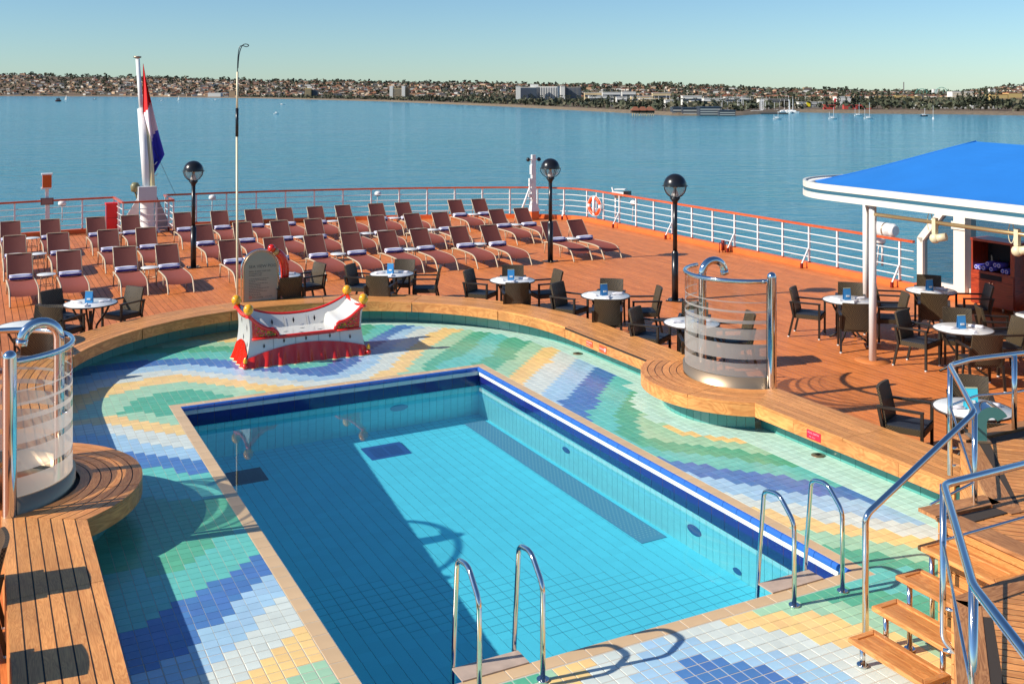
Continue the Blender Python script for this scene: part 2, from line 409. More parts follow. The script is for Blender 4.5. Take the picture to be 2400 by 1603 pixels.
while s < SR - .1:
    c = s + pw / 2; ts = stern(c) + .18
    if -2.35 < c < 7.22:
        segs = [(ts, outer_t(c) + .12)]
    else: segs = [(ts, 11.5)]
    for t0, t1 in segs: planks.append((c, t0, t1))
    s += pw
pn, pf = near_first(planks, lambda q: abs(q[0] + 3) if q[0] < 4 else 7 + abs(q[0] - 9) * .5)
for c, t0, t1 in pn:
    b = MB().box((c - pw / 2 + .0065, -t1, -.03), (c + pw / 2 - .0065, -t0, 0), grain=1)
    b.build('plank', M_deck, deck)
if pf:
    b = MB()
    for c, t0, t1 in pf: b.box((c - pw / 2 + .0065, -t1, -.03), (c + pw / 2 - .0065, -t0, 0), grain=1)
    tag(b.build('plank_field', M_deck, deck), kind='stuff')
# hull below the deck
out = [(-13.9, -16)] + [(-13.9 + .5 * i, -stern(-13.9 + .5 * i)) for i in range(0, 62) if -13.9 + .5 * i < SR] + [(SR, -stern(SR)), (SR, -16)]
mb = MB(); n = len(out)
mb.add([(x, y, -.02) for x, y in out] + [(x, y, SEA - 2) for x, y in out], [(i, i + 1, n + i + 1, n + i) for i in range(n - 1)])
hull = mb.build('hull', mat('hull_blue', (.02, .035, .09), .35)); hull.matrix_world = SHIP; tag(hull, kind='structure')

# ================================================================== TILED APRON ROUND THE POOL
PAL = {'T': rgb(112, 204, 190, .9), 'G': rgb(98, 184, 146, .92), 'P': rgb(172, 214, 176, .95), 'Y': rgb(252, 212, 138, .95),
       'W': rgb(216, 224, 214, .97), 'L': rgb(170, 206, 228, .95), 'B': rgb(88, 134, 194, .88), 'M': rgb(200, 234, 216, .98)}
TM = {k: mat('tile_' + n_, PAL[k], .28, var=.06, hue=.006, noise=(5, .06), coat=.06) for k, n_ in
      dict(T='turquoise', G='green', P='pale_green', Y='yellow', W='pale_grey', L='light_blue', B='blue', M='mint').items()}
SEQR = {20: 'Y', 21: 'P', 22: 'G', 23: 'T', 24: 'B', 25: 'L', 26: 'W', 27: 'Y', 28: 'P', 29: 'G', 30: 'T', 31: 'G', 32: 'P', 33: 'Y', 34: 'W', 35: 'L', 36: 'B', 37: 'T', 38: 'G', 39: 'P', 40: 'Y'}
SEQL = {**{k: SEQR[k] for k in range(20, 39)}, 39: 'T', 40: 'B', 41: 'L', 42: 'W', 43: 'Y', 44: 'P', 45: 'G'}
# band colours read off the tiles: (offset x, offset y, scale) then samples (x, y, band)
LEFT = [((0, 650, 2.614), [(1250, 470, 24), (1050, 492, 24), (1000, 530, 25), (900, 557, 26), (830, 595, 27), (1100, 505, 24), (1280, 520, 24), (1280, 560, 25), (1280, 600, 26),
        (1280, 640, 27), (1280, 690, 28), (1280, 740, 29), (720, 628, 28), (650, 645, 28), (620, 690, 29), (780, 690, 29), (700, 735, 30), (950, 740, 30), (1050, 690, 29), (640, 775, 31),
        (900, 790, 31), (1010, 830, 31), (640, 822, 32), (840, 845, 32), (1020, 868, 32), (640, 870, 33), (750, 885, 33), (1060, 930, 33), (900, 905, 33), (640, 925, 34), (780, 960, 34), (1120, 1000, 34),
        (700, 985, 35), (820, 1050, 35), (1020, 1060, 35), (1200, 1095, 35), (850, 1100, 36), (960, 1130, 36), (1200, 1170, 36), (930, 1195, 37), (1130, 1225, 37)]),
        ((500, 1150, 3.462), [(60, 180, 38), (200, 420, 39), (60, 600, 39), (300, 440, 39), (420, 540, 40), (230, 740, 40), (60, 950, 40), (450, 780, 41), (250, 980, 41), (60, 1180, 41), (620, 960, 42),
        (420, 1180, 42), (250, 1380, 42), (60, 1500, 42), (820, 1120, 43), (650, 1340, 43), (470, 1500, 43), (1000, 1400, 44), (860, 1530, 44), (1150, 1550, 45)]),
        ((0, 1150, 3.462), [(1000, 500, 38), (1350, 600, 38), (1150, 400, 37.6), (1100, 640, 38.6), (1500, 750, 39), (1650, 900, 40), (1350, 1200, 40), (1200, 1400, 40), (1450, 1440, 41), (1300, 1530, 41), (1000, 900, 39.2), (1100, 1080, 39.4)])]
RIGHT = [((1250, 1250, 2.935), [(20, 1010, 29), (110, 950, 28), (250, 920, 27), (150, 990, 27), (500, 900, 26), (560, 830, 26), (680, 930, 25.6), (850, 760, 25.3), (880, 900, 25), (700, 1000, 25.4), (1000, 680, 26), (1180, 620, 26),
        (1200, 800, 25), (1150, 900, 24), (1300, 950, 24), (1500, 980, 24), (1750, 1020, 24), (1500, 860, 25), (1900, 960, 25), (1600, 740, 26), (1900, 780, 26), (2100, 860, 26), (1450, 570, 27), (1700, 620, 27), (2000, 680, 27), (2200, 640, 27.3),
        (1250, 580, 27), (1620, 500, 28), (2000, 530, 28), (1900, 420, 29), (2250, 330, 30), (2130, 400, 29.4)]),
        ((1850, 1000, 2.6), [(200, 1160, 27), (250, 1090, 28), (300, 1000, 29), (400, 950, 30), (700, 880, 30), (420, 790, 31), (560, 830, 31), (300, 690, 32), (600, 740, 32), (700, 770, 32), (200, 610, 33), (560, 660, 33), (780, 700, 33), (250, 545, 34), (560, 600, 34),
        (780, 630, 34), (300, 480, 35), (500, 520, 35), (850, 560, 35), (300, 390, 36), (450, 400, 36), (720, 455, 36), (150, 290, 37), (400, 345, 37), (100, 210, 38), (350, 300, 38)]),
        ((1300, 980, 3.733), [(1300, 450, 36), (1150, 430, 36), (2000, 570, 36), (1700, 520, 36), (950, 300, 37), (1300, 370, 37), (2000, 450, 37), (900, 240, 38), (1500, 290, 38), (2100, 380, 38), (1000, 180, 39), (1600, 240, 39), (1900, 290, 39),
        (1100, 90, 40), (1500, 160, 40), (1700, 170, 40), (850, 110, 39), (820, 40, 39), (640, 90, 38), (480, 60, 37), (1450, 590, 35), (1900, 700, 35), (1750, 740, 34), (2100, 790, 34), (1950, 860, 33), (2150, 930, 33)]),
        ((1150, 720, 3.913), [(1250, 1000, 38), (1250, 1150, 38), (1000, 970, 37), (1150, 720, 37), (1100, 900, 37), (850, 900, 36), (1050, 600, 36), (950, 760, 36), (700, 720, 35), (860, 550, 35), (560, 800, 35), (500, 650, 34), (700, 450, 34),
        (380, 730, 34), (350, 570, 33), (560, 380, 33), (230, 690, 33), (250, 500, 32), (400, 350, 32), (100, 600, 32), (150, 450, 31), (300, 310, 31), (30, 540, 31), (60, 300, 30.4), (130, 260, 30)]),
        ((850, 840, 4.612), [(900, 70, 30.6), (1100, 30, 30), (800, 130, 29), (600, 140, 28), (350, 130, 27), (200, 200, 27), (150, 120, 26), (50, 60, 25), (1400, 60, 31), (1550, 140, 32), (1700, 170, 33), (1900, 40, 33), (1900, 210, 34), (2100, 400, 35), (2250, 480, 36)]),
        ((400, 840, 4.612), [(1680, 170, 24), (1500, 140, 24), (1100, 110, 24), (1300, 130, 24), (1500, 215, 25), (700, 150, 25), (1100, 190, 25), (1200, 250, 26), (1700, 260, 26), (500, 180, 26), (1100, 320, 27), (600, 260, 27), (100, 200, 27), (800, 370, 28), (300, 310, 28), (250, 380, 29), (100, 430, 29.6),
        (30, 160, 26), (120, 90, 25), (250, 40, 24), (600, 60, 24)]),
        ((500, 550, 4.48), [(1150, 1440, 24), (950, 1430, 24), (1300, 1380, 24), (1450, 1290, 24), (1050, 1370, 23), (1300, 1490, 25), (150, 1350, 24), (40, 1340, 24), (100, 1265, 23), (60, 1190, 22), (100, 1150, 21), (150, 1105, 20), (100, 1430, 25), (200, 1480, 26), (120, 1540, 27),
        (1570, 1000, 22), (1700, 1060, 23), (1800, 1050, 24), (2050, 970, 24), (1950, 1060, 25), (2150, 1010, 26), (2050, 1290, 27), (1800, 1450, 27), (1850, 1290, 26), (2180, 1350, 28), (1700, 1250, 25.2)]),
        ((1000, 400, 3.913), [(50, 1450, 26), (180, 1480, 27), (300, 1450, 27.2), (350, 1500, 28), (650, 1510, 30), (480, 1470, 29)])]
def rbf(groups):
    P = []; V = []
    for (ox, oy, z), L in groups:
        for x, y, v in L:
            g = ground(ox + x / z, oy + y / z); P.append(to_ship(g)); V.append(v)
    P = np.array(P); V = np.array(V); n = len(P)
    K = np.linalg.norm(P[:, None] - P[None], axis=2) + np.eye(n) * -.06
    A = np.zeros((n + 3, n + 3)); A[:n, :n] = K; A[:n, n] = 1; A[:n, n + 1:] = P; A[n:, :n] = A[:n, n:].T
    c = np.linalg.solve(A, np.concatenate([V, [0, 0, 0]]))
    return lambda s, t: float(c[:n] @ np.linalg.norm(P - np.array([s, t]), axis=1) + c[n] + c[n + 1] * s + c[n + 2] * t)
phL, phR = rbf(LEFT), rbf(RIGHT)
def tile_colour(s, t):
    if s > 2.2:
        dr = 6.95 - s if t > -.15 else 4.45 - math.hypot(s - CS, t + .15)
        dd = math.hypot(s - 7.4, t - 3.62) - 1.2
        lim = .62 if t > 2 else .34
        if s > 3.6 and (dr < lim and t < 8.4 or (dd < .42 and t < 6)): return 'M'
    if s < .1 and t > 0: v = round(phL(s, t)); return SEQL[max(20, min(45, v))]
    v = round(phR(s, t)); return SEQR[max(20, min(40, v))]
# grout bed
mb = MB()
for a in ((-2.3, -.0, -5, 0.0), ):
    pass
for (s0, s1, t0, t1) in ((-2.3, 7.2, -4.8, 0.0), (-2.3, 0.0, 0.0, 8.33), (4.81, 7.35, 0.0, 8.33), (-2.3, 7.35, 8.33, 14)):
    mb.box((s0, -t1, -.0064), (s1, -t0, -.0025))
apron = mb.build('pool_apron', M_grout); apron.matrix_world = SHIP; tag(apron, kind='structure')
tiles = []; TS = .12; g = .005; C0 = .15
def inside(s, t):
    if s < -2.12 or s > 7.12 or t > 12: return False
    if t < -.15 and math.hypot(s - CS, t + .15) > 4.62: return False
    return True
for i in range(-19, 62):
    for j in range(-46, 94):
        s0, t0 = -C0 + i * TS, -C0 + j * TS; s1, t1 = s0 + TS, t0 + TS
        c = ((s0 + s1) / 2, (t0 + t1) / 2)
        if not inside(*c): continue
        # cut against the coping rectangle
        R0, R1, Q0, Q1 = -C0, 4.81 + C0, -C0, 8.33 + C0
        if s0 >= R0 - 1e-6 and s1 <= R1 + 1e-6 and t0 >= Q0 - 1e-6 and t1 <= Q1 + 1e-6: continue
        rs = [(s0, s1, t0, t1)]
        if s1 > R0 + 1e-6 and s0 < R1 - 1e-6 and t1 > Q0 + 1e-6 and t0 < Q1 - 1e-6:
            rs = []
            if s1 > R1: rs.append((R1, s1, t0, t1))
            if t1 > Q1: rs.append((s0, min(s1, R1), Q1, t1))
        for q in rs:
            if q[1] - q[0] < .02 or q[3] - q[2] < .02: continue
            tiles.append((q, tile_colour(*c)))
unit = {}
def tile_obj(q, key, parent, mats, name='tile', z0=-.02, z1=0.0):
    s0, s1, t0, t1 = q; w_, d_ = round(s1 - s0 - g, 4), round(t1 - t0 - g, 4)
    k_ = (key, w_, d_, z0, z1, name)
    if k_ not in unit:
        b = MB(); e = .004
        b.box((-w_ / 2, -d_ / 2, z0), (w_ / 2, d_ / 2, z1 - e))
        b.add([(-w_ / 2, -d_ / 2, z1 - e), (w_ / 2, -d_ / 2, z1 - e), (w_ / 2, d_ / 2, z1 - e), (-w_ / 2, d_ / 2, z1 - e),
               (-w_ / 2 + e, -d_ / 2 + e, z1), (w_ / 2 - e, -d_ / 2 + e, z1), (w_ / 2 - e, d_ / 2 - e, z1), (-w_ / 2 + e, d_ / 2 - e, z1)],
              [(4, 5, 6, 7), (0, 1, 5, 4), (1, 2, 6, 5), (2, 3, 7, 6), (3, 0, 4, 7)])
        unit[k_] = b.mesh(name, mats[key])
    o = link(name, unit[k_], parent); o.location = ((s0 + s1) / 2, -(t0 + t1) / 2, random.uniform(-.0008, .0008)); return o
tn, tf = near_first(tiles, lambda x: camdist((x[0][0] + x[0][1]) / 2, (x[0][2] + x[0][3]) / 2))
for q, key in tn: tile_obj(q, key, apron, TM)
mb = MB(); keys = list(TM)
for (s0, s1, t0, t1), key in tf: mb.box((s0 + g / 2, -t1 + g / 2, -.02), (s1 - g / 2, -t0 - g / 2, random.uniform(-.0008, .0004)), keys.index(key))
tag(mb.build('tile_field', [TM[k] for k in keys], apron, fix=False), kind='stuff')
# small drains in the apron
for (px, py) in ((1354, 829), (1918, 1067)):
    s_, t_ = to_ship(ground(px, py))
    o = thing('floor_drain', 'round steel floor drain in the mint tiles beside the ' + ('twin red notices' if px < 1500 else 'single red notice'), 'drain', group='floor drains'); at_ship(o, s_, t_)
    MB().lathe([(.0, .012), (.04, .014), (.055, .010), (.085, .008), (.09, .001)], n=18).build('cover', M_brush, o)
    b = MB()
    for k in range(5): b.box((-.035, -.03 + k * .013, .0125), (.035, -.024 + k * .013, .0165))
    b.build('grille', M_dark, o)

# ================================================================== POOL BASIN
WL = -.23
M_cope = mat('coping_tan', rgb(228, 192, 146, .85), .3, var=.05, noise=(4, .05))
M_bull = mat('bullnose_blue', rgb(58, 112, 198, .9), .12, coat=.5, var=.04)
M_navy = mat('navy_tile', rgb(34, 44, 130, .8), .12, coat=.4, var=.06)
M_cream = mat('white_trim_tile', (.85, .84, .78), .3)
M_pool = mat('pool_floor_tile', rgb(104, 236, 255, 1.0), .35, var=.03)
M_poolw = mat('pool_wall_tile', rgb(150, 252, 255, 1.0), .3, var=.03)
s0, s1, t0, t1 = POOL
def floor_h(t): return -1.98 + .075 * t if REFRACT else (WL - .51)
REFRACT = True
basin = MB()
e = .02
for (a, b_) in (((s0, t0), (s1, t0)), ((s1, t0), (s1, t1)), ((s1, t1), (s0, t1)), ((s0, t1), (s0, t0))):
    dx, dy = (b_[0] - a[0]), (b_[1] - a[1]); l = math.hypot(dx, dy); nx, ny = dy / l, -dx / l
    A = (a[0] + nx * .012 , a[1] + ny * .012); B = (b_[0] + nx * .012, b_[1] + ny * .012)
    basin.add([(A[0], -A[1], -.0125), (B[0], -B[1], -.0125), (B[0], -B[1], -2.3), (A[0], -A[1], -2.3)], [(0, 1, 2, 3)])
basin.add([(s0 - .02, -t0 + .02, floor_h(t0) - .006), (s1 + .02, -t0 + .02, floor_h(t0) - .006), (s1 + .02, -t1 - .02, floor_h(t1) - .006), (s0 - .02, -t1 - .02, floor_h(t1) - .006)], [(0, 1, 2, 3)])
pool = basin.build('pool_basin', M_groutd, fix=False); pool.matrix_world = SHIP; tag(pool, kind='structure')
# coping and the courses of the wall
def wall_piece(side, u0, u1, z0, z1, mat_, name, proud=.0, parent=pool, th=.012):
    """a tile on the wall 'far/right/near/left' between u0 and u1 along it"""
    b = MB(); x = g / 2
    if side == 'far': b.box((u0 + x, -t0 - proud, z0 + x / 2), (u1 - x, -t0 + th, z1 - x / 2))
    if side == 'near': b.box((u0 + x, -t1 - th, z0 + x / 2), (u1 - x, -t1 + proud, z1 - x / 2))
    if side == 'right': b.box((s1 - proud, -u1 + x, z0 + x / 2), (s1 + th, -u0 - x, z1 - x / 2))
    if side == 'left': b.box((s0 - th, -u1 + x, z0 + x / 2), (s0 + proud, -u0 - x, z1 - x / 2))
    return b
def cuts(a, b, st): 
    n = max(1, round((b - a) / st)); return [(a + (b - a) * i / n, a + (b - a) * (i + 1) / n) for i in range(n)]
CT = {'c': M_cope}
for (u0, u1) in cuts(-C0, 4.81 + C0, .24):
    tile_obj((u0, u1, -C0, 0.0), 'c', pool, CT, 'coping_tile'); tile_obj((u0, u1, 8.33, 8.33 + C0), 'c', pool, CT, 'coping_tile')
for (u0, u1) in cuts(0.0, 8.33, .24):
    tile_obj((-C0, 0.0, u0, u1), 'c', pool, CT, 'coping_tile'); tile_obj((4.81, 4.81 + C0, u0, u1), 'c', pool, CT, 'coping_tile')
for side, (a, b_) in dict(far=(0, 4.81), right=(0, 8.33), near=(0, 4.81), left=(0, 8.33)).items():
    for (u0, u1) in cuts(a, b_, .24):
        vis = side in ('far', 'right')
        if vis:
            # rounded blue edge tile
            r_ = .035; prof = [(0, 0)] + [(r_ * math.sin(k * math.pi / 10), -r_ + r_ * math.cos(k * math.pi / 10)) for k in range(1, 6)] + [(r_, -.062), (0, -.062)]
            b = MB(); n = len(prof); V_ = []
            for u in (u0 + g / 2, u1 - g / 2):
                for (o_, z_) in prof:
                    if side == 'far': V_.append((u, -t0 - o_ + .0, z_ + .001))
                    else: V_.append((s1 - o_, -u, z_ + .001))
            b.add(V_, [(i, (i + 1) % n, n + (i + 1) % n, n + i) for i in range(n)] + [tuple(range(n)), tuple(range(2 * n - 1, n - 1, -1))], smooth=False)
            b.build('edge_tile', M_bull, pool)
            wall_piece(side, u0, u1, -.13, -.064, M_cream, 'trim_tile', .012).build('trim_tile', M_cream, pool)
            wall_piece(side, u0, u1, -.50, -.132, M_navy, 'band_tile', .002).build('band_tile', M_navy, pool)
        else:
            wall_piece(side, u0, u1, -.13, -.015, M_bull, 'edge_tile', .004).build('edge_tile', M_bull, pool)
            wall_piece(side, u0, u1, -.50, -.132, M_navy, 'band_tile', .002).build('band_tile', M_navy, pool)
    b = MB()
    for (u0, u1) in cuts(a, b_, .125):
        z = -.502
        while z > -2.2:
            q = wall_piece(side, u0, u1, z - .125, z, M_poolw, 'w', .002); b.add(q.v, q.f); z -= .125
    tag(b.build('wall_tile_field', M_poolw, pool, fix=False), kind='stuff')
# floor tiles
ft = []
for (a, b_) in cuts(0, 4.81, .15):
    for (c, d) in cuts(0, 8.33, .15): ft.append((a, b_, c, d))
fn_, ff = near_first(ft, lambda q: camdist(q[0], q[2], floor_h(q[2])) if q[0] > -9 else 0)
for q in fn_:
    o = tile_obj(q, 'f', pool, {'f': M_pool}, 'floor_tile'); c = (q[2] + q[3]) / 2; o.location.z = floor_h(c); o.rotation_euler = (-math.atan(.075) if REFRACT else 0, 0, 0)
b = MB()
for (a, b_, c, d) in ff:
    b.box((a + g / 2, -d + g / 2, floor_h((c + d) / 2) - .01), (b_ - g / 2, -c - g / 2, floor_h((c + d) / 2)))
tag(b.build('floor_tile_field', M_pool, pool, fix=False), kind='stuff')
def fh(t): return floor_h(t) + .004
def through_water(px, py, plane):
    """follow a sight line through the water surface; plane(p) > 0 above/inside, stop where it turns negative"""
    w0 = ground(px, py, WL); d = (w0 - Vector((0, 0, CH))).normalized(); hz = Vector((d.x, d.y, 0)); ch = hz.length / 1.333
    dd = hz.normalized() * ch + Vector((0, 0, -math.sqrt(1 - ch * ch))); p = w0.copy()
    for _ in range(900):
        if plane(p) < 0: break
        p += dd * .005
    return p
# sump grate along the right wall and the square drain grid, then a dark square of the same form
mg = mat('pool_grating', rgb(96, 160, 190, .95), .5); md = mat('pool_grating_hole', rgb(150, 205, 215, .8), .5); mdk = mat('drain_blue', rgb(52, 110, 190, .7), .5)
g0, g1 = .35, None
pa = through_water(1565, 1258, lambda p: p.z - fh(to_ship(p)[1])); g1 = to_ship(pa)[1]
print('grate end', to_ship(pa))
b = MB(); b.beam((4.56, -g0, fh(g0) + .006), (4.56, -g1, fh(g1) + .006), .36, .014); gr = b.build('floor_grating', mg, pool)
b = MB()
for i in range(7):
    for j in range(int((g1 - g0 - .08) / .054)):
        x = 4.40 + i * .054 + (.027 if j % 2 else 0); y = -g0 - .05 - j * .054; z = fh(-y) + .016
        if x < 4.71: b.add([(x, y, z), (x + .02, y, z), (x + .02, y + .02, z), (x, y + .02, z)], [(0, 1, 2, 3)])
tag(b.build('perforation', md, gr, fix=False), kind='stuff')
def floor_square(px, py, w_, d_, m1, m2):
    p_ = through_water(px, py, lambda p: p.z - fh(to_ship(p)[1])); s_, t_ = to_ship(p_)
    b = MB(); z = fh(t_); b.box((s_ - w_ / 2, -t_ - d_ / 2, z), (s_ + w_ / 2, -t_ + d_ / 2, z + .03)); o = b.build('floor_square_grid', m1, pool)
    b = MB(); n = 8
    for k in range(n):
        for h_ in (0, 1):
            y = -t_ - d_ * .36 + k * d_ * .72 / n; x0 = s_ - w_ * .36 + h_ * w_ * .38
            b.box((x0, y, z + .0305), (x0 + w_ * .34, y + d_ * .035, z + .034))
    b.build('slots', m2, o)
floor_square(905, 1058, .62, .52, mdk, mat('drain_slot', rgb(40, 90, 170, .5), .5))
floor_square(578, 1118, .5, .5, mat('dark_square', rgb(30, 40, 66, .5), .5), M_dark)  # dark square of unknown nature, built in the form of the drain
# lamps and inlets set in the right wall, one in the far wall
def wall_disc(t_, h_, r_, m_, side='right', name='underwater_lamp'):
    b = MB(); n = 20; c = []
    for k in range(n):
        a = 2 * math.pi * k / n
        c.append((s1 - .012, -t_ + r_ * math.cos(a), h_ + r_ * math.sin(a)) if side == 'right' else (t_ + r_ * math.cos(a), -t0 - .012, h_ + r_ * math.sin(a)))
    c2 = [((x + .012, y, z) if side == 'right' else (x, y + .012, z)) for x, y, z in c]
    b.add(c + c2, [tuple(range(n))] + [(i, (i + 1) % n, n + (i + 1) % n, n + i) for i in range(n)]); return b.build(name, m_, pool)
ml_ = mat('lamp_lens_blue', rgb(56, 110, 186, .7), .3)
def on_wall(px, py):       # depth below the water where the sight line meets the right wall
    k = (px - 1200) / FPX; p0 = S(s1, 0); d = S(s1, 1) - p0
    a = (p0.x - k * p0.y) / (k * d.y - d.x); y = p0.y + a * d.y; return a, CH - (py - HY) * y / FPX
for px, py, r_ in ((1325, 1055, .10), (1625, 1243, .13), (1726, 1339, .07)):
    p_ = through_water(px, py, lambda p: s1 - .02 - to_ship(p)[0]); wall_disc(to_ship(p_)[1], p_.z, r_, ml_)
p_ = through_water(936, 956, lambda p: to_ship(p)[1] - t0 - .02); wall_disc(to_ship(p_)[0], p_.z, .15, mat('lamp_lens_pale', rgb(150, 190, 215, .8), .3), 'far')
# shelves of the two ladders under the near coping (pale stone thresholds)
# water
M_water = bpy.data.materials.new('pool_water'); M_water.use_nodes = True; n_ = M_water.node_tree; n_.nodes.remove(n_.nodes['Principled BSDF'])
gl_ = n_.nodes.new('ShaderNodeBsdfGlass'); gl_.inputs['IOR'].default_value = 1.333; gl_.inputs['Roughness'].default_value = 0; gl_.inputs[0].default_value = (.95, .99, 1.0, 1)
n_.links.new(gl_.outputs[0], n_.nodes['Material Output'].inputs[0])
mb = MB(); NW = 12; x0_, x1_, y0_, y1_ = s0 - .0, s1 + .0, -t1 - .0, -t0 + .0
mb.add([(x0_ + (x1_ - x0_) * i_ / NW, y0_ + (y1_ - y0_) * j_ / NW, WL) for j_ in range(NW + 1) for i_ in range(NW + 1)], [(j_ * (NW + 1) + i_, j_ * (NW + 1) + i_ + 1, (j_ + 1) * (NW + 1) + i_ + 1, (j_ + 1) * (NW + 1) + i_) for j_ in range(NW) for i_ in range(NW)], smooth=True)
wat = mb.build('pool_water', M_water, fix=False); wat.matrix_world = SHIP; tag(wat, kind='structure')
# let the sun reach the tiles through the refracting surface
SC.cycles.caustics_refractive = True; sd.cycles.is_caustics_light = True; wat.cycles.is_caustics_caster = True
for q in [pool] + list(pool.children_recursive): q.cycles.is_caustics_receiver = True

# ================================================================== TEAK RING BENCH
BH = .45; BW = .75; FR = 4.13; LN = 7
bench = thing('ring_bench', 'long varnished teak bench curving round the tiled pool apron', 'bench'); bench.matrix_world = SHIP
def bpath(kind, off):
    """point of the bench front line pushed outwards by off; kind = (part, parameter)"""
    part, u = kind
    if part == 'L': return (CS - FR - off, -u)
    if part == 'R': return (CS + FR + off, -u)
    a = u; return (CS + (FR + off) * math.cos(a), .15 + (FR + off) * math.sin(a))
joints_arc = [R(a) for a in (0, 26, 52, 76, 101, 127, 154, 180)]
def lane_strip(part, off0, off1, u0a, u0b, u1a, u1b, z0, z1, name, m_, parent=bench, n=1):
    ia = [u0a + (u1a - u0a) * k / n for k in range(n + 1)]; ib = [u0b + (u1b - u0b) * k / n for k in range(n + 1)]
    b = MB().strip([bpath((part, u), off0) for u in ia], [bpath((part, u), off1) for u in ib], z0, z1, u0=random.uniform(0, 20)); return b.build(name, m_, parent)
lw = BW / LN; gp = .0062
JN = lambda off: 4.87 - off * .646                      # slanted joint where the near run meets the shower platform
JF = lambda off: 2.37 + off * .646
TP = 8.05
for i in range(LN):
    o0, o1 = i * lw + gp, (i + 1) * lw - gp; zt = BH + random.uniform(-.001, .001)
    # right run, beyond the platform / before it
    for (a, b_) in ((-.15, 1.1), (1.1, None)):
        ea, eb = (b_, b_) if b_ else (JF(o0), JF(o1))
        lane_strip('R', o0, o1, a + .003, a + .003, ea - .003, eb - .003, BH - .035, zt, 'plank', M_teak)
    for (a, b_) in ((None, 6.45), (6.45, TP)):
        sa, sb = (a, a) if a else (JN(o0), JN(o1))
        lane_strip('R', o0, o1, sa + .003, sb + .003, b_ - .003, b_ - .003, BH - .035, zt, 'plank', M_teak)
    for (a, b_) in ((-.15, 1.1), (1.1, None)):
        ea, eb = (b_, b_) if b_ else (JF(o0), JF(o1))
        lane_strip('L', o0, o1, a + .003, a + .003, ea - .003, eb - .003, BH - .035, zt, 'plank', M_teak)
    for (a, b_) in ((None, 6.28), (6.28, 8.3), (8.3, 10.2)):
        sa, sb = (a, a) if a else (JN(o0), JN(o1))
        lane_strip('L', o0, o1, sa + .003, sb + .003, b_ - .003, b_ - .003, BH - .035, zt, 'plank', M_teak)
    for a, b_ in zip(joints_arc, joints_arc[1:]):
        d = .004 / FR; lane_strip('A', o0, o1, a + d, a + d, b_ - d, b_ - d, BH - .035, zt, 'plank', M_teak, n=8)
# fascia boards under the front edge
def fas(part, a, b_, n=1): lane_strip(part, .006, .034, a + .002, a + .002, b_ - .002, b_ - .002, BH - .19, BH - .038, 'fascia_board', M_teak, n=n)
for (a, b_) in ((-.15, 1.1), (1.1, 2.37)): fas('R', a, b_); fas('L', a, b_)
for (a, b_) in ((4.87, 5.6), (5.6, 7.3), (7.3, TP)): fas('R', a, b_)
for (a, b_) in ((4.87, 6.28), (6.28, 8.3), (8.3, 10.2)): fas('L', a, b_)
for a, b_ in zip(joints_arc, joints_arc[1:]): fas('A', a + .0006, b_ - .0006, 8)
# carcass under the planks and riser tiles
M_riser = mat('riser_teal', rgb(92, 182, 172, .72), .15, var=.05, coat=.4)
M_under = mat('bench_core', (.05, .035, .025), .8)
OV = .34
for part, rng in (('R', [(-.15, 2.6), (4.6, TP)]), ('L', [(-.15, 2.6), (4.6, 10.2)])):
    for a, b_ in rng: lane_strip(part, OV + .014, BW - .02, a, a, b_, b_, -.01, BH - .037, 'core', M_under)
lane_strip('A', OV + .014, BW - .02, 0, 0, math.pi, math.pi, -.01, BH - .037, 'core', M_under, n=40)
lane_strip('A', .036, OV + .013, 0, 0, math.pi, math.pi, BH - .06, BH - .038, 'core', M_under, n=40)
for part, a, b_ in (('R', -.15, 2.37), ('R', 4.87, TP), ('L', -.15, 2.37), ('L', 4.87, 10.2)): lane_strip(part, .036, OV + .013, a, a, b_, b_, BH - .06, BH - .038, 'core', M_under)
# black caulking between the boards
def caulk(part, a, b_, n=1, s0a=None, s1a=None): lane_strip(part, .006, BW - .006, s0a or a, a if s0a is None else s1a, b_, b_, BH - .036, BH - .0025, 'caulking', M_caulk, n=n)
caulk('R', -.15, 2.36); caulk('L', -.15, 2.36); [lane_strip('A', .012, BW - .012, a_ + .001, a_ + .001, b2_ - .001, b2_ - .001, BH - .036, BH - .0025, 'caulking', M_caulk, n=8) for a_, b2_ in zip(joints_arc, joints_arc[1:])]
lane_strip('R', .014, BW - .008, JN(0) + .02, JN(BW) + .01, TP - .01, TP - .01, BH - .036, BH - .0025, 'caulking', M_caulk); lane_strip('L', .014, BW - .008, JN(0) + .02, JN(BW) + .01, 10.19, 10.19, BH - .036, BH - .0025, 'caulking', M_caulk)
# outer side of the bench
for part, rng in (('R', [(-.15, 2.3), (4.5, TP)]), ('L', [(-.15, 2.3), (4.5, 10.2)])):
    for a, b_ in rng: lane_strip(part, BW - .018, BW - .002, a, a, b_, b_, 0, BH - .037, 'back_board', M_teakd)
lane_strip('A', BW - .018, BW - .002, 0, 0, math.pi, math.pi, 0, BH - .037, 'back_board', M_teakd, n=40)
def riser(part, a, b_, st):
    for (u0, u1) in cuts(a, b_, st):
        d = .0025 / (FR if part == 'A' else 1)
        lane_strip(part, OV, OV + .012, u0 + d, u0 + d, u1 - d, u1 - d, .002, BH - .062, 'riser_tile', M_riser)
riser('R', -.15, 2.6, .25); riser('R', 4.6, TP, .25); riser('L', -.15, 2.6, .25); riser('L', 4.6, 10.2, .25); riser('A', 0, math.pi, .25 / (FR + OV))

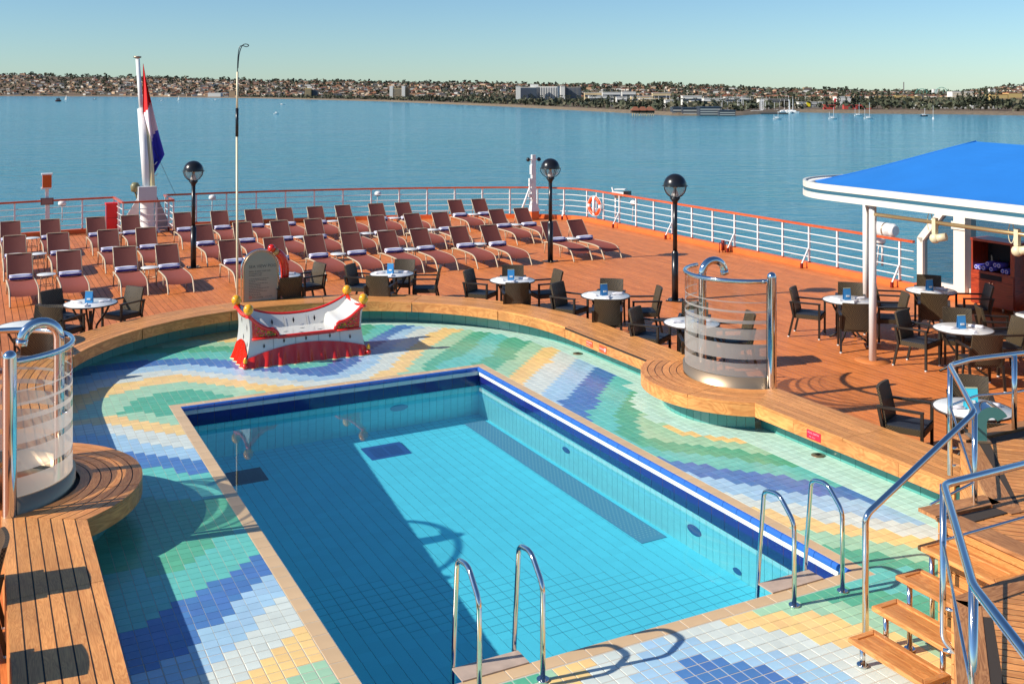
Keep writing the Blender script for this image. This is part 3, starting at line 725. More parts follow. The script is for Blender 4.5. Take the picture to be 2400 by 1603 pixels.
# round platforms of the two showers
PC = {'right': (7.40, 3.62), 'left': (-2.53, 3.60)}
def platform(side):
    cx, ct = PC[side]; sg = -1 if side == 'right' else 1      # the ring bulges towards the pool
    p = thing('shower_platform', f'round teak platform carrying the {side} glass shower', 'platform', group='round teak shower platforms'); p.matrix_world = SHIP
    def ring(r, a): return (cx + sg * r * math.cos(a), -ct + r * math.sin(a))        # a=0 points at the pool
    def amax(r): return math.acos(max(-1, min(1, -.30))) if False else (math.pi / 2 + .0) 
    def lim(r):    # angle where the ring meets the slanted joint
        u = math.sqrt(max(.01, r * r - .616 ** 2)); x = .334 - .84 * u; y = .517 + .543 * u
        return math.atan2(y, -x)
    rr = [.86 + (1.5 - .86) * k / 6 for k in range(7)]
    cutsA = [-1, -.36, .33, 1]
    for i in range(6):
        r0, r1 = rr[i] + .006, rr[i + 1] - .006
        for k in range(3):
            A0, A1 = cutsA[k], cutsA[k + 1]; n = 9
            def ang(r, f): return f * lim(r)
            d = .003
            a_in = [ring(r0, ang(r0, A0) + d + (ang(r0, A1) - ang(r0, A0) - 2 * d) * q / n) for q in range(n + 1)]
            a_out = [ring(r1, ang(r1, A0) + d + (ang(r1, A1) - ang(r1, A0) - 2 * d) * q / n) for q in range(n + 1)]
            MB().strip(a_in, a_out, BH - .035, BH + random.uniform(-.001, .001), u0=random.uniform(0, 9)).build('plank', M_teakd, p)
    L_ = lim(1.5)
    for A0, A1 in zip(cutsA, cutsA[1:]):
        n = 9; aa = [A0 * L_ + .002 + (A1 - A0) * L_ * q / n * .998 for q in range(n + 1)]
        MB().strip([ring(1.466, a) for a in aa], [ring(1.494, a) for a in aa], BH - .19, BH - .038, u0=3).build('fascia_board', M_teak, p)
    n = 30; aa = [-L_ + 2 * L_ * q / n for q in range(n + 1)]
    MB().strip([ring(.8, a) for a in aa], [ring(1.46, a) for a in aa], BH - .06, BH - .038).build('core', M_under, p)
    MB().strip([ring(.862, a * lim(.87) / L_) for a in aa], [ring(1.484, a) for a in aa], BH - .036, BH - .0025).build('caulking', M_caulk, p)
    rt = 1.18; m_ = 2 * L_ * rt; 
    for u0, u1 in cuts(-L_ * 1.02, L_ * 1.02, .125 / rt):
        MB().strip([ring(rt - .012, u0 + .002), ring(rt - .012, u1 - .002)], [ring(rt, u0 + .002), ring(rt, u1 - .002)], .002, BH - .062).build('riser_tile', M_riser, p)
    return p
platform('right'); platform('left')
# ================================================================== SHOWERS
M_glass = glassy('clear_glass', (.90, .91, .89), 1.45)
M_frost = glassy('frosted_glass', (.86, .84, .82), 1.4, .2, frost=.66, frostcol=(.60, .56, .51))
def shower(side):
    sg = -1 if side == 'right' else 1
    cx, ct = (7.46, 3.50) if side == 'right' else (-2.53, 3.50); Rg = .80 if side == 'left' else .82
    o = thing('glass_shower', ('glass shower screen on the right side of the pool, dining tables seen behind it' if side == 'right' else
              'glass shower screen at the left edge of the picture with a chrome arched spout'), 'shower', group='poolside showers')
    o.matrix_world = SHIP
    # angle measured from the pool side; + is towards the viewer
    a_near = math.radians(77); a_far = -math.radians(76 if side == 'right' else 128)
    def pt(a, r=Rg): return (cx + sg * r * math.cos(a), -(ct + r * math.sin(a)))
    def wall(z0, z1, name, m, r=Rg, th=.012, a0=a_far, a1=a_near, n=36):
        aa = [a0 + (a1 - a0) * k / n for k in range(n + 1)]
        vs = []; fs = []
        for a in aa: x, y = pt(a, r); vs += [(x, y, z0), (x, y, z1)]
        k = len(vs)
        if th:
            for a in aa: x, y = pt(a, r - th); vs += [(x, y, z0), (x, y, z1)]
        for i in range(n):
            fs.append((2 * i, 2 * i + 2, 2 * i + 3, 2 * i + 1))
            if th: fs += [(k + 2 * i, k + 2 * i + 1, k + 2 * i + 3, k + 2 * i + 2), (2 * i + 1, 2 * i + 3, k + 2 * i + 3, k + 2 * i + 1), (2 * i, k + 2 * i, k + 2 * i + 2, 2 * i + 2)]
        if th: fs += [(0, 1, k + 1, k), (2 * n, k + 2 * n, k + 2 * n + 1, 2 * n + 1)]
        return MB().add(vs, fs, smooth=True).build(name, m, o)
    wall(.0, .565, 'curb', M_brush, Rg + .03, .06)
    bands = [(.57, .757), (.815, 1.03), (1.09, 1.24), (1.315, 1.365), (1.47, 1.50), (1.61, 1.625)]
    z = .57
    for b0, b1 in bands:
        if b0 > z + .001: wall(z, b0, 'glass_pane', M_glass, th=0)
        wall(b0, b1, 'frosted_band', M_frost, th=0); z = b1
    wall(z, 1.885, 'glass_pane', M_glass, th=0)
    aa = [a_far + (a_near - a_far) * k / 40 for k in range(41)]
    MB().tube([(*pt(a), 1.915) for a in aa], .032, 10).build('top_rail', M_steel, o)
    # tall post at the open end next to the viewer
    px, py = (7.25, -4.42) if side == 'right' else (-2.37, -4.42)
    b = MB().tube([(px, py, .02), (px, py, 2.0)], .066, 16, cap=False); b.sphere((px, py, 2.0), .066, 14, lo=0); b.build('post', M_steel, o)
    x1, y1 = pt(a_near); dx, dy = px - x1, py - y1
    b = MB().beam((x1 + dx * .25, y1 + dy * .25, .6), (x1 + dx * .25, y1 + dy * .25, 1.86), .03, .05); b.build('clamp_strip', mat('clamp_dark', (.06, .06, .06), .4, .6), o)
    # spout: pipe with an arched head
    sx, sy = (6.80, -3.44) if side == 'right' else (-1.86, -3.44)
    ax, ay = (1, -.12) if side == 'right' else (-1, -.12); l = math.hypot(ax, ay); ax /= l; ay /= l
    ra = .185; top = 1.93; P = [(sx, sy, .0), (sx, sy, 1.0), (sx, sy, top)]
    for k in range(1, 15):
        a = math.pi - k * R(12.6); P.append((sx + ax * (ra + ra * math.cos(a)), sy + ay * (ra + ra * math.cos(a)), top + ra * math.sin(a)))
    MB().tube(P, .056, 18).build('spout_pipe', M_steel, o)
    e = Vector(P[-1]); d = (Vector(P[-1]) - Vector(P[-2])).normalized()
    MB().tube([e - d * .02, e + d * .045], .060, 18).build('nozzle', M_steel, o)
    b = MB().tube([(sx, sy, .02), (sx, sy, .03)], .10, 18); b.build('pipe_flange', M_brush, o)
    x2, y2 = pt(-.35 if side == 'left' else .0); MB().tube([(x2, y2, 1.915), (sx, sy, 1.915)], .026, 10).build('rail_link', M_steel, o)
    b = MB().sphere((sx + (.085 if side == 'left' else -.06), sy - .06, 1.12), .03, 10); b.tube([(sx, sy, 1.12), (sx + (.085 if side == 'left' else -.06), sy - .06, 1.12)], .014, 8)
    b.build('tap', M_steel, o)
    if side == 'right':
        x, y = pt(R(-8), Rg + .004); b = MB()
        b.box((-.002, -.13, 1.08), (.0, .13, 1.30), M=Matrix.Translation((x, y, 0)))
        q = b.build('door_decal', glassy('decal', (.93, .93, .92), 1.4, .2, frost=.3, frostcol=(.8, .8, .78)), o)
    return o
shower('right'); shower('left')

# ================================================================== STEPS, PLATFORM AND HAND RAILS ON THE RIGHT
PH = .95
plat = thing('raised_teak_deck', 'raised slatted teak platform with a stepped edge at the lower right', 'platform'); plat.matrix_world = SHIP
# outline of the far block and of the near block (ship s, t); the stair is cut in between
far_poly = [(4.66, 9.44), (5.30, 9.50), (6.42, 8.22), (7.2, 8.05), (12.5, 8.05), (12.5, 13.6), (4.66, 13.6)]
def trim(a, b_, w_, side=1, z=PH, name='trim_board'):
    a, b_ = Vector((a[0], -a[1])), Vector((b_[0], -b_[1])); d = (b_ - a).normalized(); n = Vector((-d.y, d.x)) * side * w_
    P = [a, b_, b_ + n, a + n]
    b = MB(); b.strip([tuple(P[0]), tuple(P[1])], [tuple(P[3]), tuple(P[2])], z - .03, z + .001, u0=random.uniform(0, 9)); return b.build(name, M_trim, plat)
trim((4.66, 9.44), (5.42, 9.50), .2, 1)
trim((5.30, 9.50), (6.42, 8.22), .2, -1)
trim((6.55, 8.22), (12.5, 8.22), .16, 1)
# slatted floor, boards at 45 degrees to the ship, clipped by the block outlines
def clip(poly, n, c0, c1):
    """keep the part of poly with c0 <= n.p <= c1"""
    for sgn, lim in ((1, c0), (-1, -c1)):
        out = []
        for i in range(len(poly)):
            p, q = poly[i], poly[(i + 1) % len(poly)]; dp = sgn * (n[0] * p[0] + n[1] * p[1]) - lim; dq = sgn * (n[0] * q[0] + n[1] * q[1]) - lim
            if dp >= 0: out.append(p)
            if dp * dq < 0: f = dp / (dp - dq); out.append((p[0] + (q[0] - p[0]) * f, p[1] + (q[1] - p[1]) * f))
        poly = out
        if len(poly) < 3: return []
    return poly
def slat_floor(polys, z, w_=.085, name='slat', ang=-45):
    n = (math.sin(R(ang)) * -1, math.cos(R(ang))); 
    for poly in polys:
        P = [(x, -y) for x, y in poly]; cs = [n[0] * p[0] + n[1] * p[1] for p in P]; c = min(cs)
        while c < max(cs):
            q = clip(P, n, c + .007, c + w_ - .007)
            if len(q) >= 3:
                b = MB(); b.prism(q, z - .03, z + random.uniform(-.001, .0005))
                dx = Vector((n[1], -n[0])); u0 = random.uniform(0, 20)
                b.uv = [[(Vector(b.v[k][:2]).dot(dx) + u0, Vector(b.v[k][:2]).dot(Vector(n)) + b.v[k][2]) for k in f] for f in b.f]
                b.build(name, M_teakd, plat)
            c += w_
# far block floor (between trims) and near block floor
fb = [(5.38, 9.70), (6.60, 8.33), (7.2, 8.25), (12.5, 8.25), (12.5, 10.4)]
slat_floor([[(5.44, 9.69), (6.66, 8.42), (10.5, 8.42), (10.5, 9.69)]], PH)
slat_floor([[(4.68, 9.66), (10.5, 9.72), (10.5, 10.3), (4.9, 10.3)]], PH - .012)
nb = [(3.75, 10.70), (9.0, 10.62), (9.0, 13.4), (1.6, 13.4), (2.86, 11.50)]
slat_floor([nb], PH)
trim((3.57, 10.50), (9.0, 10.44), .18, -1)
trim((3.57, 10.52), (2.68, 11.30), .19, 1); trim((2.68, 11.30), (1.4, 13.3), .19, 1)
b = MB(); b.prism([(3.58, -10.52), (3.42, -10.68), (3.62, -10.84), (3.80, -10.72), (3.80, -10.52)], PH - .03, PH - .0012); b.prism([(5.29, -9.51), (5.52, -9.51), (5.52, -9.72), (5.29, -9.70)], PH - .03, PH - .0012); b.build('corner_board', M_trim, plat)
# sides: horizontal slats below the trim
def side_slats(a, b_, z0, z1, n, name='side_slat', th=.025, m=None):
    a, b_ = Vector((a[0], -a[1], 0)), Vector((b_[0], -b_[1], 0)); h = (z1 - z0) / n
    for k in range(n):
        z = z0 + h * (k + .5); MB().beam(a + Vector((0, 0, z)), b_ + Vector((0, 0, z)), th, h - .012).build(name, m or M_teak, plat)
side_slats((4.68, 9.46), (5.32, 9.52), .02, PH - .035, 8); side_slats((5.32, 9.52), (6.44, 8.24), .02, PH - .035, 8); side_slats((6.44, 8.24), (12.5, 8.1), .02, PH - .035, 8)
side_slats((3.60, 10.53), (2.72, 11.32), .02, PH - .035, 8); side_slats((2.72, 11.32), (1.5, 13.2), .02, PH - .035, 8); side_slats((3.60, 10.50), (4.7, 10.47), .02, PH - .035, 8)
side_slats((4.70, 9.46), (4.70, 10.46), .02, PH - .03, 9)
trim((4.64, 9.46), (4.64, 10.46), .22, 1, PH - .0)
b = MB().box((4.75, -13.3, .0), (12.4, -9.70, PH - .0145)); b.prism([(4.75, -9.5), (5.38, -9.54), (6.5, -8.28), (12.4, -8.28), (12.4, -9.70), (4.75, -9.66)], 0, PH - .003)
b.prism([(3.62, -10.54), (12.4, -10.54), (12.4, -13.3), (1.6, -13.3), (2.74, -11.34)], 0, PH - .003); b.build('understructure', M_under, plat)
# floating treads
treads = [('lowest', 3.58, .20), ('second', 3.84, .395), ('third', 4.11, .59), ('top', 4.37, .785)]
for nm, s_, h_ in treads:
    o = thing('step', f'{nm} teak step of the small stair beside the pool, on chrome legs', 'step', group='teak steps up to the raised deck'); at_ship(o, s_, 9.50, h_)
    dp, ln, bw = .29, .76, .055
    MB().strip([(bw, -bw), (bw, -ln + bw)], [(bw + (dp - 2 * bw) / 2 - .002, -bw), (bw + (dp - 2 * bw) / 2 - .002, -ln + bw)], -.035, -.012, u0=1).build('board', M_teakd, o)
    MB().strip([(bw + (dp - 2 * bw) / 2 + .002, -bw), (bw + (dp - 2 * bw) / 2 + .002, -ln + bw)], [(dp - bw, -bw), (dp - bw, -ln + bw)], -.035, -.012, u0=4).build('board', M_teakd, o)
    for (A, B) in (((0, 0), (0, -ln)), ((0, -ln), (dp, -ln)), ((dp, -ln), (dp, 0)), ((dp, 0), (0, 0))):
        c = (dp / 2, -ln / 2)
        def ins(p): return (p[0] + (bw if p[0] < c[0] else -bw), p[1] + (-bw if p[1] > c[1] else bw))
        A2, B2 = ins(A), ins(B); b = MB(); d = .0015
        b.strip([A, B], [A2, B2], -.04, 0, u0=random.uniform(0, 9)); q = b.build('edge_board', M_teakd, o)
        bv = q.modifiers.new('bevel', 'BEVEL'); bv.width = .008; bv.segments = 2
    for y in (-.10, -ln + .10):
        b = MB().tube([(.06, y, -.04), (.06, y, -h_ + .01)], .022, 10); b.tube([(.06, y, -h_ + .004), (.06, y, -h_ + .018)], .045, 14); b.build('leg', M_steel, o)
    MB().beam((.06, -.06, -.05), (.06, -ln + .06, -.05), .03, .02).build('bearer', M_steel, o)

HR = .027
def bent(pts, r=.07, n=5):
    """polyline with rounded corners"""
    P = [Vector(p) for p in pts]; out = [P[0]]
    for i in range(1, len(P) - 1):
        a, b_, c = P[i - 1], P[i], P[i + 1]; d1 = (a - b_); d2 = (c - b_); k = min(r, d1.length * .45, d2.length * .45)
        p, q = b_ + d1.normalized() * k, b_ + d2.normalized() * k
        for j in range(n + 1): f = j / n; out.append(p * (1 - f) ** 2 + b_ * 2 * f * (1 - f) + q * f * f)
    out.append(P[-1]); return out
def Q(s, t, h): return (s, -t, h)
RT = 1.755
o = thing('stair_handrail', 'chrome handrail rising from the tiles and running round the far side of the raised deck', 'handrail'); o.matrix_world = SHIP
MB().tube(bent([Q(3.84, 9.44, .01), Q(3.84, 9.44, 1.11), Q(5.20, 9.40, RT), Q(6.32, 8.20, RT), Q(6.72, 8.13, RT), Q(7.6, 8.2, RT - .01), Q(11.5, 8.2, RT - .01)]), HR, 12).build('top_rail', M_steel, o)
b = MB().tube([Q(5.20, 9.40, RT), Q(5.20, 9.40, .52)], .024, 12); b.build('post', M_steel, o)
b = MB().tube([Q(6.32, 8.20, RT), Q(6.32, 8.20, .62)], .026, 12); b.build('post', M_steel, o)
for s_ in (7.32, 9.6): MB().tube([Q(s_, 8.2, RT - .01), Q(s_, 8.2, PH)], .028, 12).build('post', M_steel, o)
MB().tube(bent([Q(4.62, 9.42, 1.05), Q(5.20, 9.40, 1.14), Q(6.32, 8.20, 1.34), Q(6.80, 8.13, 1.36), Q(7.32, 8.2, 1.34), Q(11.5, 8.2, 1.34)], .05), .012, 8).build('mid_rail', M_steel, o)
for (s_, t_, z) in ((6.32, 8.20, .72), (6.32, 8.20, .9), (5.2, 9.40, .6), (5.2, 9.4, .8)):
    b = MB().tube([Q(s_, t_, z), Q(s_ + .10, t_ + .07, z)], .014, 8); b.tube([Q(s_ + .09, t_ + .065, z), Q(s_ + .10, t_ + .072, z)], .03, 10); b.build('bracket', M_steel, o)
o = thing('stair_handrail', 'chrome handrail on the near side of the teak steps, closest to the viewer', 'handrail'); o.matrix_world = SHIP
MB().tube(bent([Q(8.0, 10.42, RT - .01), Q(3.58, 10.44, RT - .01), Q(2.45, 11.60, RT - .01), Q(1.4, 13.3, RT - .01)], .08), HR + .002, 12).build('top_rail', M_steel, o)
MB().tube(bent([Q(3.57, 10.44, RT - .01), Q(3.57, 10.44, .62), Q(3.66, 10.56, .50)], .06), .023, 12).build('post', M_steel, o)
MB().tube([Q(2.45, 11.60, RT - .01), Q(2.45, 11.60, .55)], .027, 12).build('post', M_steel, o)
MB().tube([Q(6.6, 10.42, RT - .01), Q(6.6, 10.42, PH)], .027, 12).build('post', M_steel, o)
MB().tube([Q(3.57, 10.44, 1.34), Q(2.45, 11.60, 1.10)], .011, 8).build('mid_rail', M_steel, o)
MB().tube([Q(3.57, 10.44, 1.34), Q(8.0, 10.42, 1.34)], .011, 8).build('mid_rail', M_steel, o)
for z in (.85, .55): MB().tube([Q(3.57, 10.44, z), Q(3.64, 10.54, z)], .014, 8).build('bracket', M_steel, o)
o = thing('upper_handrail', 'short sloping chrome handrail behind the near handrail, rising to the right', 'handrail'); o.matrix_world = SHIP
MB().tube(bent([Q(4.95, 10.50, PH), Q(4.95, 10.50, PH + .27), Q(6.9, 10.30, PH + 1.0)], .06), .024, 12).build('rail', M_steel, o)

# pool ladders
def ladder(s0_, s1_, label):
    o = thing('pool_ladder', label, 'ladder', group='chrome pool ladders'); o.matrix_world = SHIP
    for s_ in (s0_, s1_):
        MB().tube(bent([Q(s_, 8.60, .0), Q(s_, 8.60, .74), Q(s_ - .0, 8.40, .93), Q(s_, 8.20, .90), Q(s_, 8.13, .20), Q(s_, 8.10, -.2), Q(s_, 8.10, -1.2)], .07), .021, 12).build('side_rail', M_steel, o)
        MB().tube([Q(s_, 8.60, .001), Q(s_, 8.60, .014)], .05, 16).build('foot_flange', M_steel, o)
    b = MB().box((s0_ - .02, -8.34, -.0), (s1_ + .02, -8.14, .012)); b.build('threshold', mat('stone_threshold', rgb(205, 180, 160, .8), .5, noise=(8, .12)), o)
    for z in (-.34, -.6): MB().box((s0_, -8.17, z - .02), (s1_, -8.08, z)).build('tread', M_brush, o)
ladder(.72, 1.27, 'chrome grab rails over the near edge of the pool, the left pair')
ladder(3.84, 4.42, 'chrome grab rails at the right corner of the pool, below the handrail')

# chrome arched spout with a teal side standing on the edge of the raised deck
o = thing('arched_spout', 'squat polished steel arch with flat teal side by the handrail post', 'spout'); at_ship(o, 6.78, 8.30, PH, R(-32))
P = [(-.10, 0), (-.10, .17)] + [(-.0 + .20 * math.cos(a), .17 + .19 * math.sin(a)) for a in [R(180 - 10 * k) for k in range(0, 17)]]
outer = [(-.17, 0.0), (-.17, .20)] + [(-.0 + .17 * math.cos(R(a)), .20 + .17 * math.sin(R(a))) for a in range(170, 14, -12)]
inner = [(-.055, 0.0), (-.055, .19)] + [(-.0 + .055 * math.cos(R(a)), .20 + .055 * math.sin(R(a))) for a in range(170, 14, -12)]
b = MB(); n = len(outer); wy = .11
vs = [(x, -wy, z) for x, z in outer] + [(x, wy, z) for x, z in outer]; b.add(vs, [(i, i + 1, n + i + 1, n + i) for i in range(n - 1)], smooth=True)
vs = [(x, -wy, z) for x, z in inner] + [(x, wy, z) for x, z in inner]; b.add(vs, [(i, i + 1, n + i + 1, n + i) for i in range(n - 1)], smooth=True)
b.add([(outer[-1][0], -wy, outer[-1][1]), (outer[-1][0], wy, outer[-1][1]), (inner[-1][0], wy, inner[-1][1]), (inner[-1][0], -wy, inner[-1][1])], [(0, 1, 2, 3)])
b.build('arch', M_steel, o)
b = MB()
for y in (-wy - .001, wy + .001):
    k = len(outer); b.add([(x, y, z) for x, z in outer] + [(x, y, z) for x, z in inner], [(i, i + 1, k + i + 1, k + i) for i in range(k - 1)])
b.build('side_plate', mat('teal_plate', rgb(84, 150, 150, .8), .25, .3), o)
MB().box((-.2, -.14, -.0), (-.02, .14, .02)).build('base_plate', M_brush, o)

# ================================================================== SHIP RAILING
rail = thing('deck_railing', 'white ship railing with a varnished teak top rail round the open deck', 'railing'); rail.matrix_world = SHIP
def rail_pts(a, b_, st):
    n = max(1, round(abs(b_ - a) / st)); return [a + (b_ - a) * i / n for i in range(n + 1)]
def st_pt(s): return (s, stern(s) + .12)
def gauge(pts):         # resample a polyline every metre
    out = [pts[0]]; acc = 0
    for p, q in zip(pts, pts[1:]):
        l = math.dist(p, q); d = 1.0 - acc
        while d <= l: out.append((p[0] + (q[0] - p[0]) * d / l, p[1] + (q[1] - p[1]) * d / l)); d += 1.0
        acc = (acc + l) % 1.0
    return out
mainR = [st_pt(3.05 + .25 * k) for k in range(int((15.5 - 3.05) / .25))] + [(15.62, stern(15.6) + .14), (16.05, -16.95), (16.42, -16.55), (16.63, -16.0), (16.70, -15.3)] + [(16.70, -15 + .5 * k) for k in range(28)]
mainR = [p for p in mainR if p[1] < -1.55 or p[0] < 10] + [(16.70, -1.5)]
mainL = [st_pt(-13.9 + .25 * k) for k in range(int((1.5 + 13.9) / .25))] + [st_pt(1.42)]
box_ = [st_pt(1.42), (1.48, -18.9), (3.0, -18.9), st_pt(3.02)]
posts_done = []
def run(pts, dense=True):
    P = [(x, -t) for x, t in pts]; P3 = [Vector((x, y, 0)) for x, y in P]
    # top rail in lengths of about three metres
    step = 12 if len(P) > 8 else 1
    i = 0
    while i < len(P) - 1:
        j = min(len(P) - 1, i + step); n = j - i
        a = P[i:j + 1]; off = []
        for k, p in enumerate(a):
            q = a[min(k + 1, n)]; r_ = a[max(k - 1, 0)]; d = Vector((q[0] - r_[0], q[1] - r_[1])).normalized(); off.append((Vector(p) + Vector((-d.y, d.x)) * .038, Vector(p) - Vector((-d.y, d.x)) * .038))
        b = MB().strip([tuple(x[0]) for x in off], [tuple(x[1]) for x in off], 1.075, 1.135, u0=random.uniform(0, 9)); q = b.build('top_rail', M_rail, rail); i = j
    for h in (.28, .48, .68, .88):
        MB().tube([(x, y, h) for x, y in P], .014, 6).build('rail_bar', M_white, rail)
    for k, (x, t) in enumerate(gauge(pts)):
        if any(math.dist((x, t), q) < .3 for q in posts_done): continue
        posts_done.append((x, t)); y = -t
        q = MB().box((x - .025, y - .022, .16), (x + .025, y + .022, 1.085)).build('post', M_white, rail)
        MB().box((x - .03, y - .026, .0), (x + .03, y + .026, .16)).build('post_foot', mat('post_foot_red', rgb(120, 20, 14), .5), rail)
        if k % 3 == 2 and len(pts) > 10:
            # raking stay on the inboard side
            j = min(range(len(P)), key=lambda n_: math.dist(P[n_], (x, y))); j = min(max(j, 1), len(P) - 2)
            d = Vector((P[j + 1][0] - P[j - 1][0], P[j + 1][1] - P[j - 1][1])).normalized(); nn = Vector((d.y, -d.x)); 
            if nn.dot(Vector((CS - x, -12 - y))) < 0: nn = -nn
            f = Vector((x, y)) + nn * .26
            MB().beam((f.x, f.y, .10), (x, y, .55), .035, .03).build('stay', M_white, rail)
            MB().box((f.x - .028, f.y - .028, 0), (f.x + .028, f.y + .028, .13)).build('post_foot', MATS['post_foot_red'], rail)
run(mainR); run(mainL); run(box_[:2]); run(box_[1:3]); run(box_[2:])
# low orange coaming below the rail
def coam(pts, name='coaming'):
    P = [(x, -t) for x, t in pts]; a = []; c = []
    for k, p in enumerate(P):
        q = P[min(k + 1, len(P) - 1)]; r_ = P[max(k - 1, 0)]; d = Vector((q[0] - r_[0], q[1] - r_[1])).normalized(); nn = Vector((d.y, -d.x))
        if nn.dot(Vector((CS - p[0], -10 - p[1]))) < 0: nn = -nn
        a.append(tuple(Vector(p) + nn * .10)); c.append(tuple(Vector(p) - nn * .08))
    return MB().strip(a, c, -.01, .14).build(name, M_ora, None)
for pts in (mainR, mainL):
    o = coam([(x, t) for x, t in pts]); o.matrix_world = SHIP; tag(o, kind='structure')
# ================================================================== SUN LOUNGERS
def smooth_curve(P, n=6):
    P = [Vector(p) for p in P]; out = []
    for i in range(len(P) - 1):
        a = P[max(i - 1, 0)]; b_, c = P[i], P[i + 1]; d = P[min(i + 2, len(P) - 1)]
        for k in range(n):
            t = k / n; out.append(.5 * ((2 * b_) + (c - a) * t + (2 * a - 5 * b_ + 4 * c - d) * t * t + (-a + 3 * b_ - 3 * c + d) * t ** 3))
    out.append(P[-1]); return out
def make_lounger():
    o = thing('sun_lounger', 'x', 'sun lounger')
    hw = .285
    side = smooth_curve([(0, .12, .30), (0, -.1, .335), (0, -.7, .345), (0, -1.2, .33), (0, -1.42, .27), (0, -1.53, .15), (0, -1.62, .0)], 5)
    for x in (-hw, hw):
        b = MB().tube([(x, p.y, p.z) for p in side], .019, 8); b.build('side_frame', M_alu, o)
        b = MB().tube([(x * .96, .06, .32), (x * .98, .10, .0)], .015, 8); b.build('leg', M_alu, o)
    b = MB()
    for y, z in ((.05, .30), (-.75, .30), (-1.40, .235)): b.tube([(-hw, y, z), (hw, y, z)], .013, 6)
    b.tube([(-hw * .9, -.75, .32), (-hw * .9, -.80, .0)], .013, 6); b.tube([(hw * .9, -.75, .32), (hw * .9, -.80, .0)], .013, 6)
    b.build('cross_bars', M_alu, o)
    # sling of the seat, sagging a little between the tubes
    sp = [p for p in side if p.y < .05 and p.z > .2]; b = MB(); n = 6; vs = []; fs = []
    for p in sp:
        for k in range(n + 1):
            f = k / n; vs.append((-hw + .012 + (2 * hw - .024) * f, p.y, p.z + .012 - .022 * math.sin(math.pi * f)))
    for i in range(len(sp) - 1):
        for k in range(n): fs.append((i * (n + 1) + k, (i + 1) * (n + 1) + k, (i + 1) * (n + 1) + k + 1, i * (n + 1) + k + 1))
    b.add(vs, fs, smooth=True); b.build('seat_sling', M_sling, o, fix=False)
    # backrest
    bw = .262; B0 = Vector((0, -.02, .355)); B1 = Vector((0, .37, .845)); B2 = Vector((0, .385, .86))
    b = MB().tube([(-bw, B0.y, B0.z), (-bw, B1.y, B1.z), (-bw + .02, B2.y, B2.z), (bw - .02, B2.y, B2.z), (bw, B1.y, B1.z), (bw, B0.y, B0.z)], .012, 8)
    b.build('back_frame', M_alu, o)
    b = MB(); vs = []; fs = []; m_ = 7
    for i in range(m_ + 1):
        q = B0 + (B1 - B0) * (i / m_ * 1.06) + Vector((0, -.012, 0))
        for k in range(n + 1):
            f = k / n; sag = .016 * math.sin(math.pi * f); vs.append((-bw + .008 + (2 * bw - .016) * f, q.y + sag, q.z - sag * .8))
    for i in range(m_):
        for k in range(n): fs.append((i * (n + 1) + k, i * (n + 1) + k + 1, (i + 1) * (n + 1) + k + 1, (i + 1) * (n + 1) + k))
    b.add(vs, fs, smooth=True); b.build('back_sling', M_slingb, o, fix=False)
    for x in (-bw, bw): MB().tube([(x, .22, .66), (x, .30, .33)], .011, 6).build('support_strut', M_alu, o)
    return o
M_tw = mat('towel_white', (.80, .80, .84), .9, bump=(120, .4)); M_tb = mat('towel_blue', rgb(62, 66, 176, .85), .9, bump=(120, .4))
def make_towel():
    b = MB(); L_, r_ = .47, .078; n = 20; rows = 7
    vs = []; 
    for i in range(rows + 1):
        x = -L_ / 2 + L_ * i / rows; e = 1 - .10 * (abs(i / rows - .5) * 2) ** 3
        for j in range(n):
            a = 2 * math.pi * j / n; rr = r_ * e * (1 + .05 * math.sin(3 * a + i)); vs.append((x, rr * 1.15 * math.cos(a), r_ * .82 + rr * .82 * math.sin(a)))
    for i in range(rows):
        for j in range(n):
            a = 360 * (j + .5) / n
            m_ = 1 if (178 < a < 232 or 262 < a < 300 or 350 < a or a < 30 or 128 < a < 140) else 0
            b.add([], [], 0)
            b.f.append([i * n + j, i * n + (j + 1) % n, (i + 1) * n + (j + 1) % n, (i + 1) * n + j]); b.m.append(m_); b.sm.append(True); b.uv.append(None)
    b.v = vs
    b.f.append(list(range(n))); b.f.append(list(reversed(range(rows * n, rows * n + n)))); b.m += [0, 0]; b.sm += [False] * 2; b.uv += [None] * 2
    # spiral end
    for x in (-L_ / 2 - .001, L_ / 2 + .001):
        P = [(x, .05 * (1 - k / 26) * math.cos(k * .62) * 1.1, r_ * .82 + .05 * (1 - k / 26) * math.sin(k * .62) * .8) for k in range(26)]
        b.tube(P, .003, 4, m=1)
    return b.build('rolled_towel', [M_tw, M_tb])
def make_side_table():
    o = thing('side_table', 'x', 'side table')
    b = MB().lathe([(0, .42), (.195, .42), (.205, .413), (.205, .402), (.195, .397), (0, .397)], n=28); b.build('top', M_ttop, o)
    for k in range(3):
        a = R(90 + 120 * k); MB().tube([(.13 * math.cos(a), .13 * math.sin(a), .40), (.165 * math.cos(a), .165 * math.sin(a), .0)], .011, 6).build('leg', M_alu, o)
    MB().tube([(.15 * math.cos(R(k)), .15 * math.sin(R(k)), .16) for k in range(0, 360, 20)], .009, 6, closed=True).build('ring', M_alu, o)
    return o
ORD2 = ['first', 'second', 'third', 'fourth', 'fifth', 'sixth', 'seventh', 'eighth', 'ninth', 'tenth', 'eleventh', 'twelfth', 'thirteenth', 'fourteenth', 'fifteenth', 'sixteenth', 'seventeenth', 'eighteenth', 'nineteenth']
ORD = ['first', 'second', 'third', 'fourth', 'fifth', 'sixth', 'seventh', 'eighth', 'ninth', 'tenth', 'eleventh', 'twelfth', 'thirteenth', 'last']
scols = [-1.74, -.70, .54, 1.50, 3.02, 4.12, 5.16, 6.14, 7.14, 8.06, 9.20, 10.10, 12.00, 12.86]
